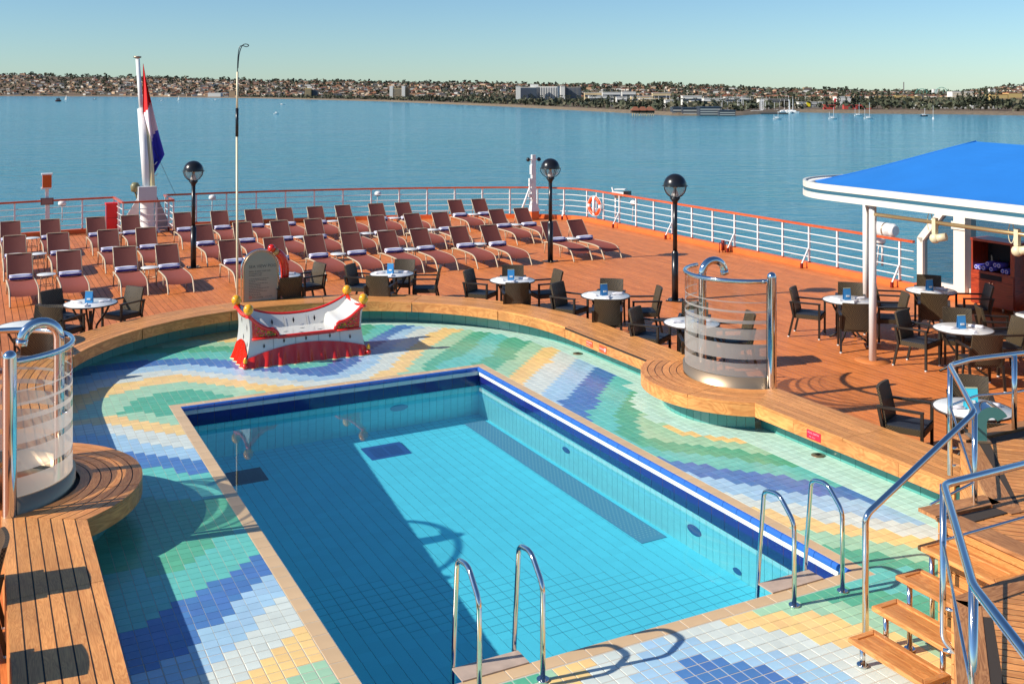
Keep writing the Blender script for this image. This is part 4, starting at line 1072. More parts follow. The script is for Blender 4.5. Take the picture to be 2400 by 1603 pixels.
rows_ = [('front', -10.42, .045), ('middle', -13.85, .05), ('back', -17.08, .055)]
L0 = make_lounger(); T0 = make_towel(); ST0 = make_side_table(); first = True
for rn, tb, sl in rows_:
    for i, s in enumerate(scols):
        t = tb + (max(0, s - 4) * sl) + random.uniform(-.05, .05); rz = random.uniform(-.025, .025)
        o = L0 if first else dup(L0); at_ship(o, s, t, 0, rz)
        tag(o, f'{ORD[i]} brown sling sun lounger from the left in the {rn} row', 'sun lounger', 'sun loungers in three rows on the stern deck')
        w_ = T0 if first else T0.copy()
        if not first: COL.objects.link(w_)
        w_.matrix_world = Matrix.Translation(S(s + random.uniform(-.03, .03), t + .15, .345)) @ Matrix.Rotation(ANG + rz + random.uniform(-.06, .06), 4, 'Z')
        tag(w_, f'rolled blue and white towel on the {ORD[i]} lounger from the left of the {rn} row', 'towel', 'rolled towels on the sun loungers')
        first = False
    for i in range(0, 14, 2):
        s = (scols[i] + scols[i + 1]) / 2 + .02; t = tb + (max(0, s - 4) * sl) + .08 + random.uniform(-.08, .08)
        o = ST0 if (rn == 'front' and i == 0) else dup(ST0); at_ship(o, s, t)
        tag(o, f'small round white side table between the {ORD[i]} and {ORD[i + 1]} loungers of the {rn} row', 'side table', 'side tables between the sun loungers')

# ================================================================== DINING TABLES AND WICKER ARMCHAIRS
def make_chair():
    o = thing('wicker_armchair', 'x', 'armchair')
    b = MB()
    # woven backrest, slightly curved and raked
    n, m_ = 8, 5; W_ = .235; vs = []; fs = []
    for side_ in (0, 1):
        for i in range(m_ + 1):
            f = i / m_; z = .40 + .48 * f; y0 = -.235 - .10 * f ** 1.3
            for k in range(n + 1):
                g_ = k / n * 2 - 1; vs.append((W_ * g_ * (1 - .02 * f), y0 - .03 * (1 - g_ * g_) + (.034 if side_ else 0), z))
    N = (n + 1) * (m_ + 1)
    for i in range(m_):
        for k in range(n):
            a = i * (n + 1) + k; fs += [(a, a + 1, a + n + 2, a + n + 1), (N + a, N + a + n + 1, N + a + n + 2, N + a + 1)]
    for k in range(n): a = m_ * (n + 1) + k; fs.append((a, a + 1, N + a + 1, N + a)); fs.append((k, N + k, N + k + 1, k + 1))
    for i in range(m_): a = i * (n + 1); fs.append((a, a + n + 1, N + a + n + 1, N + a)); a += n; fs.append((a, N + a, N + a + n + 1, a + n + 1))
    b.add(vs, fs); b.build('backrest', M_wick, o)
    MB().box((-.245, -.24, .36), (.245, .25, .435)).build('seat_frame', M_wick, o)
    q = MB().box((-.225, -.21, .435), (.225, .235, .452)).build('seat_pad', M_cush, o)
    for x in (-.255, .255):
        MB().beam((x, .225, .0), (x, .225, .645), .036, .036, up=Vector((0, 1, 0))).build('leg', M_wickf, o)
        b = MB(); P = [(x, -.335, .0), (x, -.245, .40), (x, -.30, .66)]
        b.beam(P[0], P[1], .036, .036, up=Vector((0, 1, 0))); b.beam(P[1], P[2], .036, .036, up=Vector((0, 1, 0))); b.build('leg', M_wickf, o)
        q = MB().beam((x, -.32, .655), (x, .245, .655), .05, .026).build('armrest', M_wickf, o)
    b = MB()
    for x in (-.255, .255):
        for y in (.225, -.335): b.tube([(x, y, 0), (x, y, .02)], .024, 8)
    b.build('foot_caps', M_white, o)
    return o
def make_table():
    o = thing('dining_table', 'x', 'table')
    MB().lathe([(0, .742), (.452, .742), (.455, .738), (.455, .725), (0, .725)], n=44).build('top', M_ttop, o)
    MB().lathe([(.456, .722), (.470, .722), (.470, .744), (.456, .744), (.456, .722)], n=44).build('rim', mat('table_rim', rgb(70, 58, 52), .4), o)
    for k in range(4):
        a = R(45 + 90 * k); c, s_ = math.cos(a), math.sin(a)
        P = smooth_curve([(.34 * c, .34 * s_, .72), (.24 * c, .24 * s_, .52), (.10 * c, .10 * s_, .30), (.20 * c, .20 * s_, .12), (.36 * c, .36 * s_, .015)], 4)
        MB().tube(P, .019, 8).build('leg', M_wickf, o)
    MB().tube([(0, 0, .16), (0, 0, .60)], .03, 10).build('column', M_wickf, o)
    return o
def make_menu(m_, nm='menu_card'):
    o = thing(nm, 'x', 'menu'); w_, h_ = .135, .215
    for k, (a, y) in enumerate(((0, .03), (0, -.03))):
        b = MB(); s1_ = 1 if y > 0 else -1
        b.beam((0, y * 1.1, 0), (0, y * .2, h_), w_, .004, up=Vector((0, 1, 0))); b.build('card', m_, o)
    MB().box((-.03, -.0365, .06), (.035, -.0225, .09), M=Matrix.Rotation(0, 4, 'X')).build('crest', M_white, o)
    MB().box((-w_ / 2, -.012, h_ - .004), (w_ / 2, .012, h_ + .002)).build('fold', mat('menu_fold', rgb(190, 190, 150), .5), o)
    return o
def make_napkin():
    b = MB(); n = 10
    b.tube([(-.11, 0, .022), (-.02, .004, .024), (.06, 0, .02), (.11, .01, .016)], [.017, .023, .026, .034], n)
    b.box((-.02, -.02, .0), (.02, .02, .02)); return b.build('rolled_napkin', M_nap)
T1_ = make_table(); C1 = make_chair(); M1 = make_menu(M_bluem); N1 = make_napkin(); used = dict(t=0, c=0, m=0, n=0)
def take(k, proto, fn=dup):
    if used[k] == 0: used[k] = 1; return proto
    if fn is dup: return dup(proto)
    q = proto.copy(); COL.objects.link(q); return q
TAB = [ # px, py of the table top centre, where it stands, chairs (angle from table in ship degrees: 0 = +s, 90 = away), menu?
    ((62, 764), 'behind the left glass shower', [(-82, 'near'), (66, 'far'), (160, 'left')]),
    ((212, 710.5), 'nearest the left front loungers', [(225, 'near'), (125, 'far'), (32, 'right')]),
    ((652, 646), 'half hidden by the pool sign', [(-92, 'near'), (20, 'right')]),
    ((918.3, 641.5), 'straight behind the royal couch', [(-128, 'near'), (53, 'far'), (133, 'left'), (-22, 'right')]),
    ((1200.6, 656.8), 'below the middle lamp post', [(-112, 'near'), (61, 'far'), (128, 'left'), (-5, 'right')]),
    ((1419, 692.6), 'left of the right lamp post', [(-120, 'near'), (51, 'far'), (121, 'left'), (-20, 'right')]),
    ((1621, 756.5), 'behind the right glass shower', [(-120, 'near'), (50, 'far'), (122, 'left'), (-18, 'right')]),
    ((1988.5, 703.3), 'at the white canopy post', [(-127, 'near'), (42, 'far'), (124, 'left'), (-30, 'right')]),
    ((2182, 681.6), 'beside the tall window frame', [(-135, 'near'), (44, 'far'), (138, 'left'), (-36, 'right')]),
    ((2257.4, 770.4), 'between canopy post and handrail corner', [(-122, 'near'), (44, 'far'), (109, 'left'), (-17, 'right')]),
    ((2281, 957), 'behind the raised deck handrail', [(-125, 'near'), (41, 'far'), (120, 'left')]),
    ((2448, 742), 'at the right picture edge', [(140, 'left'), (-125, 'near')])]
for ti, ((px, py), where, chairs) in enumerate(TAB):
    gg = ground(px, py, .74); s, t = to_ship(gg)
    o = take('t', T1_); at_ship(o, s, t, 0, R(20 + 7 * ti)); tag(o, f'round white dining table {where}', 'table', 'round white dining tables')
    for ang, side_ in chairs:
        d = .70 + random.uniform(-.03, .06) + (.08 if ti == 1 and side_ == 'far' else 0)
        a = R(ang); q = take('c', C1); at_ship(q, s + d * math.cos(a), t - d * math.sin(a), 0, a + R(90) + random.uniform(-.08, .08))
        tag(q, f'dark wicker armchair on the {side_} side of the table {where}', 'armchair', 'wicker armchairs round the dining tables')
    if ti in (0,): continue
    m_ = take('m', M1) if ti != 10 else make_menu(M_cyanm)
    at_ship(m_, s - .02, t - .02, .743, R(-27 + [0, 0, 6, -10, 4, 24, 0, 12, 16, 8, -4, 0][ti]))
    if ti == 10: m_.scale = (1.15, 1.15, 1.15)
    tag(m_, f'folded {"bright cyan" if ti == 10 else "blue"} menu card standing on the table {where}', 'menu', None if ti == 10 else 'blue menu cards')
    for k, (a, r_) in enumerate(((R(160), .24), (R(-10), .25), (R(250), .27))):
        q = take('n', N1, 0); q.matrix_world = Matrix.Translation(S(s + r_ * math.cos(a), t - r_ * math.sin(a), .743)) @ Matrix.Rotation(a + R(random.uniform(-40, 40)), 4, 'Z')
        tag(q, f'rolled white napkin on the {("left", "right", "near")[k]} side of the table {where}', 'napkin', 'rolled napkins on the dining tables')
# two chairs pushed against the outer side of the near left bench, backs leaning over it
for k, (s, t) in enumerate(((-2.66, 6.05), (-2.80, 7.42))):
    q = take('c', C1); at_ship(q, s - .12, t, 0, R(90)); tag(q, f'dark wicker armchair backed against the left bench, the {"farther" if k == 0 else "nearer"} one', 'armchair', 'wicker armchairs round the dining tables')

# ================================================================== GLOBE LAMP POSTS
M_lglass = glassy('globe_glass', (.88, .86, .84), 1.45, 0, frost=.12, frostcol=(.5, .5, .48))
def make_lamp():
    o = thing('lamp_post', 'x', 'lamp post')
    b = MB().tube([(0, 0, 0), (0, 0, 1.05)], .072, 16); b.lathe([(.072, 1.05), (.055, 1.09)], n=16); b.build('lower_pole', M_black, o)
    MB().tube([(0, 0, 1.05), (0, 0, 2.16)], .050, 16).build('upper_pole', M_black, o)
    q = MB().box((-.17, -.17, 0), (.17, .17, .02)).build('base_plate', M_black, o)
    b = MB()
    for x in (-.13, .13):
        for y in (-.13, .13): b.tube([(x, y, .02), (x, y, .045)], .016, 8)
    b.build('bolts', M_brush, o)
    MB().lathe([(.05, 2.12), (.06, 2.17), (.12, 2.25), (.10, 2.27), (0, 2.27)], n=20).build('neck', M_black, o)
    c = (0, 0, 2.53); r_ = .255
    b = MB(); b.sphere(c, r_, 26, lo=0); b.lathe([(r_, 2.53), (r_ + .025, 2.53), (r_ + .025, 2.512), (r_, 2.512)], n=26); b.build('cap', M_black, o)
    MB().sphere(c, r_ - .006, 26, lo=-78, hi=-1).build('globe', M_lglass, o)
    for k in range(6):
        a = R(60 * k + 15); P = [((r_ + .02) * math.cos(R(e)) * math.cos(a), (r_ + .02) * math.cos(R(e)) * math.sin(a), 2.53 + (r_ + .02) * math.sin(R(e))) for e in range(0, -80, -12)]
        MB().tube(P, .010, 6).build('cage_rib', M_black, o)
    b = MB().lathe([(0, 2.28), (.075, 2.28), (.08, 2.33), (.055, 2.36), (.07, 2.38), (.04, 2.41), (.05, 2.43), (0, 2.44)], n=16); b.build('socket', M_white, o)
    MB().sphere((0, 0, 2.49), .042, 12, sc=(1, 1, 1.3)).build('bulb', mat('bulb_glass', (.8, .74, .5), .2), o)
    return o
lm = make_lamp()
for i, ((s, t), lab) in enumerate((((2.41, -12.24), 'black globe lamp post on the left, among the loungers beside the flagpole'), ((11.15, -8.81), 'black globe lamp post in the middle, next to the white mast'),
                                  ((11.02, -3.0), 'black globe lamp post on the open deck, nearest to the right shower'))):
    o = lm if i == 0 else dup(lm); at_ship(o, s, t, 0, R(20 * i)); tag(o, lab, 'lamp post', 'globe lamp posts on the deck')
# ================================================================== CARVED COUCH
def couch():
    o = thing('royal_couch', 'glossy white and red carved couch with golden balls on its corners, black spotted', 'couch'); at_ship(o, 2.38, -1.72, 0)
    MW = mat('couch_white', (.68, .67, .62), .18, coat=.4); MG = mat('gold_ball', rgb(246, 176, 30, .95), .15, coat=.5)
    MK = mat('spot_black', (.015, .012, .015), .3); HW, D = .97, .84
    def bow(z):            # how far the outer skin stands out at height z
        f = z / .9; return .10 * (1 - f) ** 2.2 - .02 * math.sin(math.pi * f) + .045 * f ** 4
    def top_front(u):
        a = abs(u); return .455 if a < .50 else .455 + .14 * min(1, ((a - .50) / .10)) ** .5 + (.27 * max(0, (a - .60) / .40) ** 2.0 if a > .6 else 0)
    def top_back(u): return .645 + .24 * abs(u) ** 2.4
    def top_side(u): return .80 + .07 * abs(u) ** 2
    def sheet(a, c, nrm, top, z0=0.0, n=36, m_=12, off=0.0, wave=None, topf=None):
        a, c, nrm = Vector(a), Vector(c), Vector(nrm); vs = []; fs = []
        for i in range(n + 1):
            u = i / n * 2 - 1; zt = top(u)
            for j in range(m_ + 1):
                z = z0 + (zt - z0) * j / m_; o_ = bow(z) + off + (wave(i / n, z) if wave else 0); k = 1 + bow(z) / HW * .95
                mid = (a + c) / 2; p = mid + (a - mid) * (-u) * k if False else mid + (c - mid) * u * k
                p = p + nrm * o_; vs.append((p.x, p.y, z))
        for i in range(n):
            for j in range(m_): q = i * (m_ + 1) + j; fs.append((q, q + m_ + 1, q + m_ + 2, q + 1))
        return vs, fs
    b = MB()
    for a, c, nr, tp in (((-HW, 0), (HW, 0), (0, -1), top_front), ((HW, 0), (HW, D), (1, 0), top_side), ((HW, D), (-HW, D), (0, 1), top_back), ((-HW, D), (-HW, 0), (-1, 0), top_side)):
        a3, c3, n3 = (*a, 0), (*c, 0), (*nr, 0); v, f = sheet(a3, c3, n3, tp); b.add(v, f, smooth=True)
    b.build('shell', MW, o)
    # seat and the inner faces
    b = MB().box((-HW + .12, .02, .40), (HW - .12, D - .10, .46)); b.build('seat', MW, o)
    b = MB()      # inner back, leaning
    n = 24; vs = []
    for i in range(n + 1):
        u = i / n * 2 - 1; x = u * (HW - .02); vs += [(x * .93, D - .16, .455), (x, D - .045, top_back(u))]
    b.add(vs, [(2 * i, 2 * i + 2, 2 * i + 3, 2 * i + 1) for i in range(n)], smooth=True)
    for sx in (-1, 1):     # scrolled arm tops: from the front arm profile to the back
        vs = []; m_ = 10; rows = 8
        for j in range(rows + 1):
            y = .02 + (D - .08) * j / rows; lift = .10 * (j / rows) ** 1.5
            for i in range(m_ + 1):
                u = .50 + .5 * i / m_; z = top_front(u) - .01 + lift * (1 - (u - .5)) * .6; z = min(z, .86)
                if i == 0: z = .455
                vs.append((sx * u * (HW + .03), y, z))
        b.add(vs, [(j * (m_ + 1) + i, j * (m_ + 1) + i + 1, (j + 1) * (m_ + 1) + i + 1, (j + 1) * (m_ + 1) + i) for j in range(rows) for i in range(m_)], smooth=True)
    b.build('upholstery', MW, o)
    # red trims along the edges
    def edge(a, c, nr, tp, u0=-1, u1=1, n=30, r_=.034, name='red_trim'):
        P = []; a, c, nr = Vector((*a, 0)), Vector((*c, 0)), Vector((*nr, 0)); mid = (a + c) / 2
        for i in range(n + 1):
            u = u0 + (u1 - u0) * i / n; z = tp(u); k = 1 + bow(z) / HW * .95; p = mid + (c - mid) * u * k + nr * bow(z); P.append((p.x, p.y, z))
        MB().tube(P, r_, 10).build(name, M_red, o)
    edge((-HW, 0), (HW, 0), (0, -1), top_front, n=60, r_=.034); edge((HW, D), (-HW, D), (0, 1), top_back, r_=.036)
    edge((HW, 0), (HW, D), (1, 0), top_side); edge((-HW, D), (-HW, 0), (-1, 0), top_side)
    # arm panels on the front: red field with leaves and berries
    ML = mat('leaf_green', rgb(70, 140, 40), .4); MY = mat('leaf_gold', rgb(215, 180, 40), .4); MO = mat('berry_orange', rgb(240, 90, 40), .3)
    for sx in (-1, 1):
        vs = []; n = 10
        for i in range(n + 1):
            u = sx * (.525 + .43 * i / n); z1 = top_front(u) - .02; 
            for z in (.475, z1):
                k = 1 + bow(z) / HW * .95; vs.append((HW * u * k, -bow(z) - .012, z))
        p_ = MB().add(vs, [(2 * i, 2 * i + 2, 2 * i + 3, 2 * i + 1) for i in range(n)]).build('arm_panel', M_red, o)
        MB().tube([(HW * sx * .53, -.04, .462), (HW * sx * .975, -.04, .462)], .02, 8).build('red_trim', M_red, o)
        b1, b2, b3 = MB(), MB(), MB(); rnd = random.Random(5)
        for k in range(24):
            f = rnd.random(); x = sx * HW * (.57 + .36 * f); zt = top_front(x / HW) - .045; z = .50 + (zt - .50) * rnd.random(); y = -bow(z) - .016
            a = rnd.uniform(0, math.pi); l, w_ = rnd.uniform(.02, .034), .009; dx, dz = math.cos(a), math.sin(a)
            q = [(x - dx * l, y, z - dz * l), (x + dz * w_, y - .006, z - dx * w_), (x + dx * l, y, z + dz * l), (x - dz * w_, y - .006, z + dx * w_)]
            (b1 if k % 2 else b2).add(q, [(0, 1, 2, 3)])
            if k % 5 == 0: b3.sphere((x + .02, y - .002, z), .012, 8, sc=(1, .5, 1))
        b1.build('leaves', ML, p_); b2.build('gold_leaves', MY, p_); b3.build('berries', MO, p_)
    # pleated red flounce round the foot
    def fl_top(u): return .325 - .16 * abs(u) ** 2.0
    b = MB()
    for a, c, nr, N_ in (((-HW, 0), (HW, 0), (0, -1), 9), ((HW, 0), (HW, D), (1, 0), 4), ((-HW, D), (-HW, 0), (-1, 0), 4), ((HW, D), (-HW, D), (0, 1), 9)):
        v, f = sheet((*a, 0), (*c, 0), (*nr, 0), (lambda u: fl_top(u) + (.05 if N_ == 4 else 0)), .008, n=N_ * 10, m_=4, off=.014, wave=lambda f_, z, N_=N_: .05 * (.5 + .5 * math.cos(2 * math.pi * N_ * f_ + math.pi)) ** 1.3 * (1 - z / .36))
        b.add(v, f, smooth=True)
    b.build('flounce', M_red, o)
    b = MB()
    for a, c, nr, N_ in (((-HW, 0), (HW, 0), (0, -1), 9), ((HW, 0), (HW, D), (1, 0), 4), ((-HW, D), (-HW, 0), (-1, 0), 4)):
        v, f = sheet((*a, 0), (*c, 0), (*nr, 0), lambda u: .012, .0, n=N_ * 10, m_=1, off=.022, wave=lambda f_, z, N_=N_: .05 * (.5 + .5 * math.cos(2 * math.pi * N_ * f_ + math.pi)) ** 1.3)
        b.add(v, f)
    b.build('hem', mat('hem_cream', rgb(235, 225, 170), .4), o)
    # ermine spots
    b = MB()
    def spot(x, z, face, s_=1.0, y=None):
        h_, w_ = .055 * s_, .020 * s_
        if face == 'f': y0 = -bow(z) - .004; q = [(x, y0, z - h_), (x + w_, y0 - .006, z), (x, y0, z + h_), (x - w_, y0 - .006, z)]
        elif face == 'b': yy = D - .16 + (z - .455) / .25 * .10 - .012; q = [(x, yy - .02, z - h_), (x + w_, yy - .01, z), (x, yy + .015, z + h_), (x - w_, yy - .01, z)]
        elif face == 's': q = [(x - h_, y, .4625), (x, y - w_, .463), (x + h_, y, .4625), (x, y + w_, .463)]
        else: xx = (-HW - bow(z) - .005); q = [(xx, y - w_, z), (xx, y, z - h_ * 1.3), (xx, y + w_, z), (xx, y, z + h_ * 1.3)]
        b.add(q, [(0, 1, 2, 3)])
    for x in (-.74, -.40, -.02, .40, .76): spot(x, .385 if abs(x) < .6 else .33, 'f', .85)
    for x in (-.42, -.04, .34): spot(x, .56, 'b')
    for x, y in ((-.28, .30), (.05, .45), (.30, .22), (-.05, .15)): spot(x, 0, 's', 1, y)
    for y, z in ((.20, .62), (.55, .70), (.42, .42), (.12, .34)): spot(0, z, 'l', 1, y)
    b.build('ermine_spots', MK, o)
    # seams between the glazed pieces
    b = MB()
    for x in (-.58, -.2, .2, .58):
        b.beam((x, -bow(.28) - .003, .26), (x, -bow(.44) - .003, .44), .006, .004, up=Vector((0, 1, 0)))
        b.beam((x, D - .172, .46), (x * 1.02, D - .075, .62), .006, .004, up=Vector((0, 1, 0)))
    b.build('seams', mat('seam_grey', (.3, .28, .26), .6), o)
    for x in (-1, 1):
        for y in (0, D):
            z = .86; X = x * (HW + bow(z) * .9); Y = (-bow(z) * .9 if y == 0 else D + bow(z) * .9)
            MB().lathe([(.055, -.03), (.034, .02), (.04, .035)], (X, Y, z), 12).build('collar', M_red, o)
            MB().sphere((X, Y, z + .105), .083, 18, sc=(1, 1, 1.12)).build('gold_ball', MG, o)
    for x in (-1, 1):
        MB().lathe([(0, .14), (.03, .10), (.036, .06), (.03, .04)], (x * (HW + .10), -.10, .06), 10).build('gold_tassel', MG, o)
        MB().sphere((x * (HW + .10), -.10, .045), .05, 12).build('red_foot', M_red, o)
    return o
couch()

# ================================================================== POOL SIGN, CARVED FIGURE, RESCUE HOOK
ang_s = 0
sg_ = thing('pool_sign', 'arched grey pool rules board standing at the back of the bench', 'sign'); at_ship(sg_, 2.37, -4.93, BH + .002, 0)
w2, hs, ht = .335, .64, .98
def arch(w_, h0, h1, n=14, base=0): return [(-w_, base)] + [(w_, base)] + [(w_, h0)] + [(w_ * math.cos(R(180 * k / n)), h0 + (h1 - h0) * math.sin(R(180 * k / n))) for k in range(1, n)] + [(-w_, h0)]
P = arch(w2, hs, ht); b = MB(); n = len(P)
b.add([(x, -.02, z) for x, z in P] + [(x, .02, z) for x, z in P], [tuple(range(n)), tuple(reversed(range(n, 2 * n)))] + [(i, (i + 1) % n, n + (i + 1) % n, n + i) for i in range(n)])
b.build('board', mat('sign_grey', rgb(176, 168, 150, .8), .45), sg_)
MB().tube([(x, -.012, z) for x, z in arch(w2 - .002, hs, ht)], .016, 8, closed=True).build('frame', M_brush, sg_)
P2 = [(-w2 - .035, 0)] + [(-(w2 + .035), hs)] + [(-(w2 + .035) * math.cos(R(180 * k / 14)), hs + (ht + .03 - hs) * math.sin(R(180 * k / 14))) for k in range(1, 14)] + [(w2 + .035, hs), (w2 + .035, 0)]
MB().tube([(x, .03, z) for x, z in P2], .017, 8).build('hoop', M_steel, sg_)
MT = mat('sign_ink', (.09, .085, .08), .6); RX = (R(90), 0, 0)
text_part('SEA VIEW POOL', .082, MT, sg_, (-.235, -.0215, .655), RX)
text_part('Swim at your own risk', .047, MT, sg_, (-.235, -.0215, .575), RX)
text_part('No attendant on duty', .030, MT, sg_, (-.235, -.0215, .535), RX)
text_part('No lifeguard on duty', .030, MT, sg_, (-.235, -.0215, .498), RX)
text_part('No Diving', .050, MT, sg_, (-.165, -.0215, .062), RX)
b = MB(); rnd = random.Random(3)
for k, l in enumerate((.40, .36, .13, .38, .23, .23, .41, .27, .36, .22)):
    z = .435 - k * .031; x = -.235
    while x < -.235 + l: w_ = rnd.uniform(.02, .05); b.box((x, -.0225, z), (min(x + w_, -.235 + l), -.0205, z + .008)); x += w_ + .008
x = -.235
while x < 0: b.box((x, -.0225, .118), (x + .04, -.0205, .129)); x += .05
for k in range(4): b.box((.09 + k * .035, -.0225, .07), (.118 + k * .035, -.0205, .078))
b.build('small_print', MT, sg_)
b = MB().tube([(-.205 + .022 * math.cos(R(a)), -.023, .08 + .022 * math.sin(R(a))) for a in range(0, 360, 30)], .004, 5, closed=True); b.build('no_diving_ring', mat('sign_red', rgb(200, 60, 60), .5), sg_)
fg = thing('carved_figure', 'red carved post with round red cap bending round the right edge of the pool sign', 'figure'); at_ship(fg, 2.80, -4.98, BH + .002, 0)
P = smooth_curve([(.06, .03, .16), (.08, .03, .45), (.06, .02, .72), (-.02, .0, .86), (-.09, -.02, .92)], 6)
MB().tube(P, [.075 + .015 * math.sin(i / len(P) * 3) for i in range(len(P))], 14).build('red_body', M_red, fg)
MB().tube([P[-1], P[-1] + Vector((-.065, -.02, .055))], [.07, .066], 14).build('tan_band', mat('figure_tan', rgb(222, 172, 112, .8), .35), fg)
e_ = P[-1] + Vector((-.115, -.03, .10)); MB().sphere(tuple(e_), .078, 16).build('red_cap', M_red, fg)
MB().box((-.03, -.07, .0), (.13, .09, .16)).build('plinth', mat('plinth_pink', rgb(205, 140, 110, .8), .5), fg)
MB().box((.0, -.0745, .075), (.10, -.0705, .13)).build('pink_label', mat('label_pink', rgb(220, 50, 90), .5), fg)
hk = thing('rescue_hook', 'tall thin cream rescue pole with a hooked top beside the pool sign', 'pole'); at_ship(hk, 1.96, -5.12, .0, 0)
MC = mat('pole_cream', rgb(235, 220, 185), .4)
MB().tube([(0, 0, 0), (-.005, .02, 3.70)], .022, 10).build('lower_pole', MC, hk)
MB().tube([(-.005, .02, 3.70), (0.0, .03, 4.26)], .030, 10).build('grip_sleeve', M_black, hk)
MB().tube([(0.0, .03, 4.26), (.01, .04, 4.98)], .021, 10).build('upper_pole', MC, hk)
P = smooth_curve([(.01, .04, 4.98), (.02, .05, 5.25), (.05, .05, 5.46), (.11, .05, 5.50), (.19, .05, 5.48), (.235, .05, 5.51), (.17, .05, 5.535), (.10, .05, 5.49), (.045, .05, 5.32), (.02, .04, 5.05)], 5)
MB().tube(P, .009, 6).build('hook', M_black, hk)

# notices on the bench fascia
def notice(px, py, w_, h_, col, lines, label, ring=False):
    gg = ground(px, py, BH - .11); s_, t_ = to_ship(gg)
    o = thing('notice_plate', label, 'notice', group='red notices on the bench front'); 
    # the fascia runs straight here (s = front line) or on the arc
    a = None
    if t_ > -.15: s_ = CS + FR - .0; at_ship(o, s_ + .004, t_, BH - .115, R(-90))
    else:
        a = math.atan2(.15 + t_ * -1 - .15 - .15, s_ - CS); a = math.atan2(-t_ - .15, s_ - CS); at_ship(o, CS + (FR + .004) * math.cos(a), -(.15 + (FR + .004) * math.sin(a)), BH - .115, a + R(-90))
    m_ = mat('plate_' + col, rgb(*{'orange': (222, 84, 48), 'crimson': (232, 34, 66)}[col]), .3, coat=.3)
    q = MB().box((-w_ / 2, -.004, -h_ / 2), (w_ / 2, .004, h_ / 2)).build('plate', m_, o)
    for k, (tx_, sz, x, z) in enumerate(lines): text_part(tx_, sz, M_white if col == 'orange' else mat('ink_pink', rgb(255, 170, 190), .4), o, (x, -.0055, z), RX, ext=.0006)
    if ring:
        MB().tube([(w_ * .34 + .026 * math.cos(R(a_)), -.006, .0 + .026 * math.sin(R(a_))) for a_ in range(0, 360, 24)], .005, 5, closed=True).build('ring_symbol', M_white, o)
        MB().beam((w_ * .34 - .018, -.006, .018), (w_ * .34 + .018, -.006, -.018), .005, .003).build('bar_symbol', M_white, o)
    return o
notice(1388, 804, .20, .10, 'orange', [('POOL DEPTH', .028, -.085, .012), ('6 ft  2.0 m', .028, -.085, -.034)], 'left of the two orange red notices on the right bench front')
notice(1418, 817, .22, .115, 'orange', [('NO DIVING', .030, -.095, -.010)], 'orange red no diving notice with a white ring symbol', ring=True)
notice(1928, 1016, .24, .105, 'crimson', [('POOL DEPTH', .032, -.10, .012), ('6 ft  2.0 m', .024, -.075, -.032)], 'single crimson notice on the bench front past the right shower')

# ================================================================== STERN GEAR
def ps(px, py, t):       # ship s and height of an image point lying on the cross line at t
    k = (px - 1200) / FPX; p0 = S(0, t); d = S(1, t) - p0; a = (k * p0.y - p0.x) / (d.x - k * d.y); y = p0.y + a * d.y
    return a, CH - (py - HY) * y / FPX
fl = thing('flagpole', 'white raked ensign staff at the stern with a heavy bracketed foot', 'flagpole'); at_ship(fl, 2.35, -19.95, 0)
MB().lathe([(.42, 0), (.26, .22), (.22, .5), (.22, 1.0), (.2, 1.25)], n=18).build('foot', M_white, fl)
q = MB().box((-.30, -.26, 1.02), (.26, .22, 1.50)).build('head_box', mat('grey_white', (.6, .6, .6), .4), fl)
top = Vector((-.02, 2.15, 5.78)); low = Vector((.0, .05, 1.3))
MB().tube([low, low + (top - low) * .60], .125, 16).build('lower_mast', M_white, fl)
MB().tube([low + (top - low) * .58, top], .068, 14).build('upper_mast', M_white, fl)
MB().tube([(.17, -.02, 1.4), (.20, .55, 2.3), (.16, 1.10, 3.62)], .075, 12).build('gold_side_mast', mat('mast_cream', rgb(232, 212, 160), .35), fl)
MB().lathe([(0, .02), (.13, .015), (.13, -.04), (.085, -.05)], tuple(top), 14).build('truck', M_brush, fl)
b = MB().add([(-.25, 0, 1.2), (-.95, .1, .05), (-.25, .05, .05), (-.25, .05, 1.2), (-.95, .15, .05), (-.25, .1, .05)], [(0, 1, 2), (3, 5, 4), (0, 3, 4, 1), (1, 4, 5, 2), (2, 5, 3, 0)]); b.build('gusset', M_white, fl)
b = MB().add([(.24, 0, 1.3), (.8, .1, .05), (.24, .05, .05), (.24, .05, 1.3), (.8, .15, .05), (.24, .1, .05)], [(0, 2, 1), (3, 4, 5), (0, 1, 4, 3), (1, 2, 5, 4), (2, 0, 3, 5)]); b.build('gusset', mat('gusset_grey', (.35, .35, .36), .5), fl)
for z, f in ((2.1, .2), (1.75, .12)):
    p = low + (top - low) * f; MB().tube([p + Vector((.12, 0, 0)), p + Vector((.3, -.02, -.03)), p + Vector((.38, -.02, .06))], .014, 6).build('cleat', M_white, fl)
b = MB().lathe([(.02, .0), (.13, .04), (.15, .22), (.09, .32), (0, .33)], (-.36, .12, 1.30), 12); b.tube([(-.3, .1, 1.1), (-.36, .12, 1.32)], .03, 8); b.build('stern_light', mat('lamp_dull_yellow', rgb(160, 155, 110, .6), .4), fl)
MB().tube([(.12, 1.0, 3.2), (.95, .4, 1.16)], .006, 5).build('halyard', mat('rope_dark', (.05, .05, .05), .8), fl)
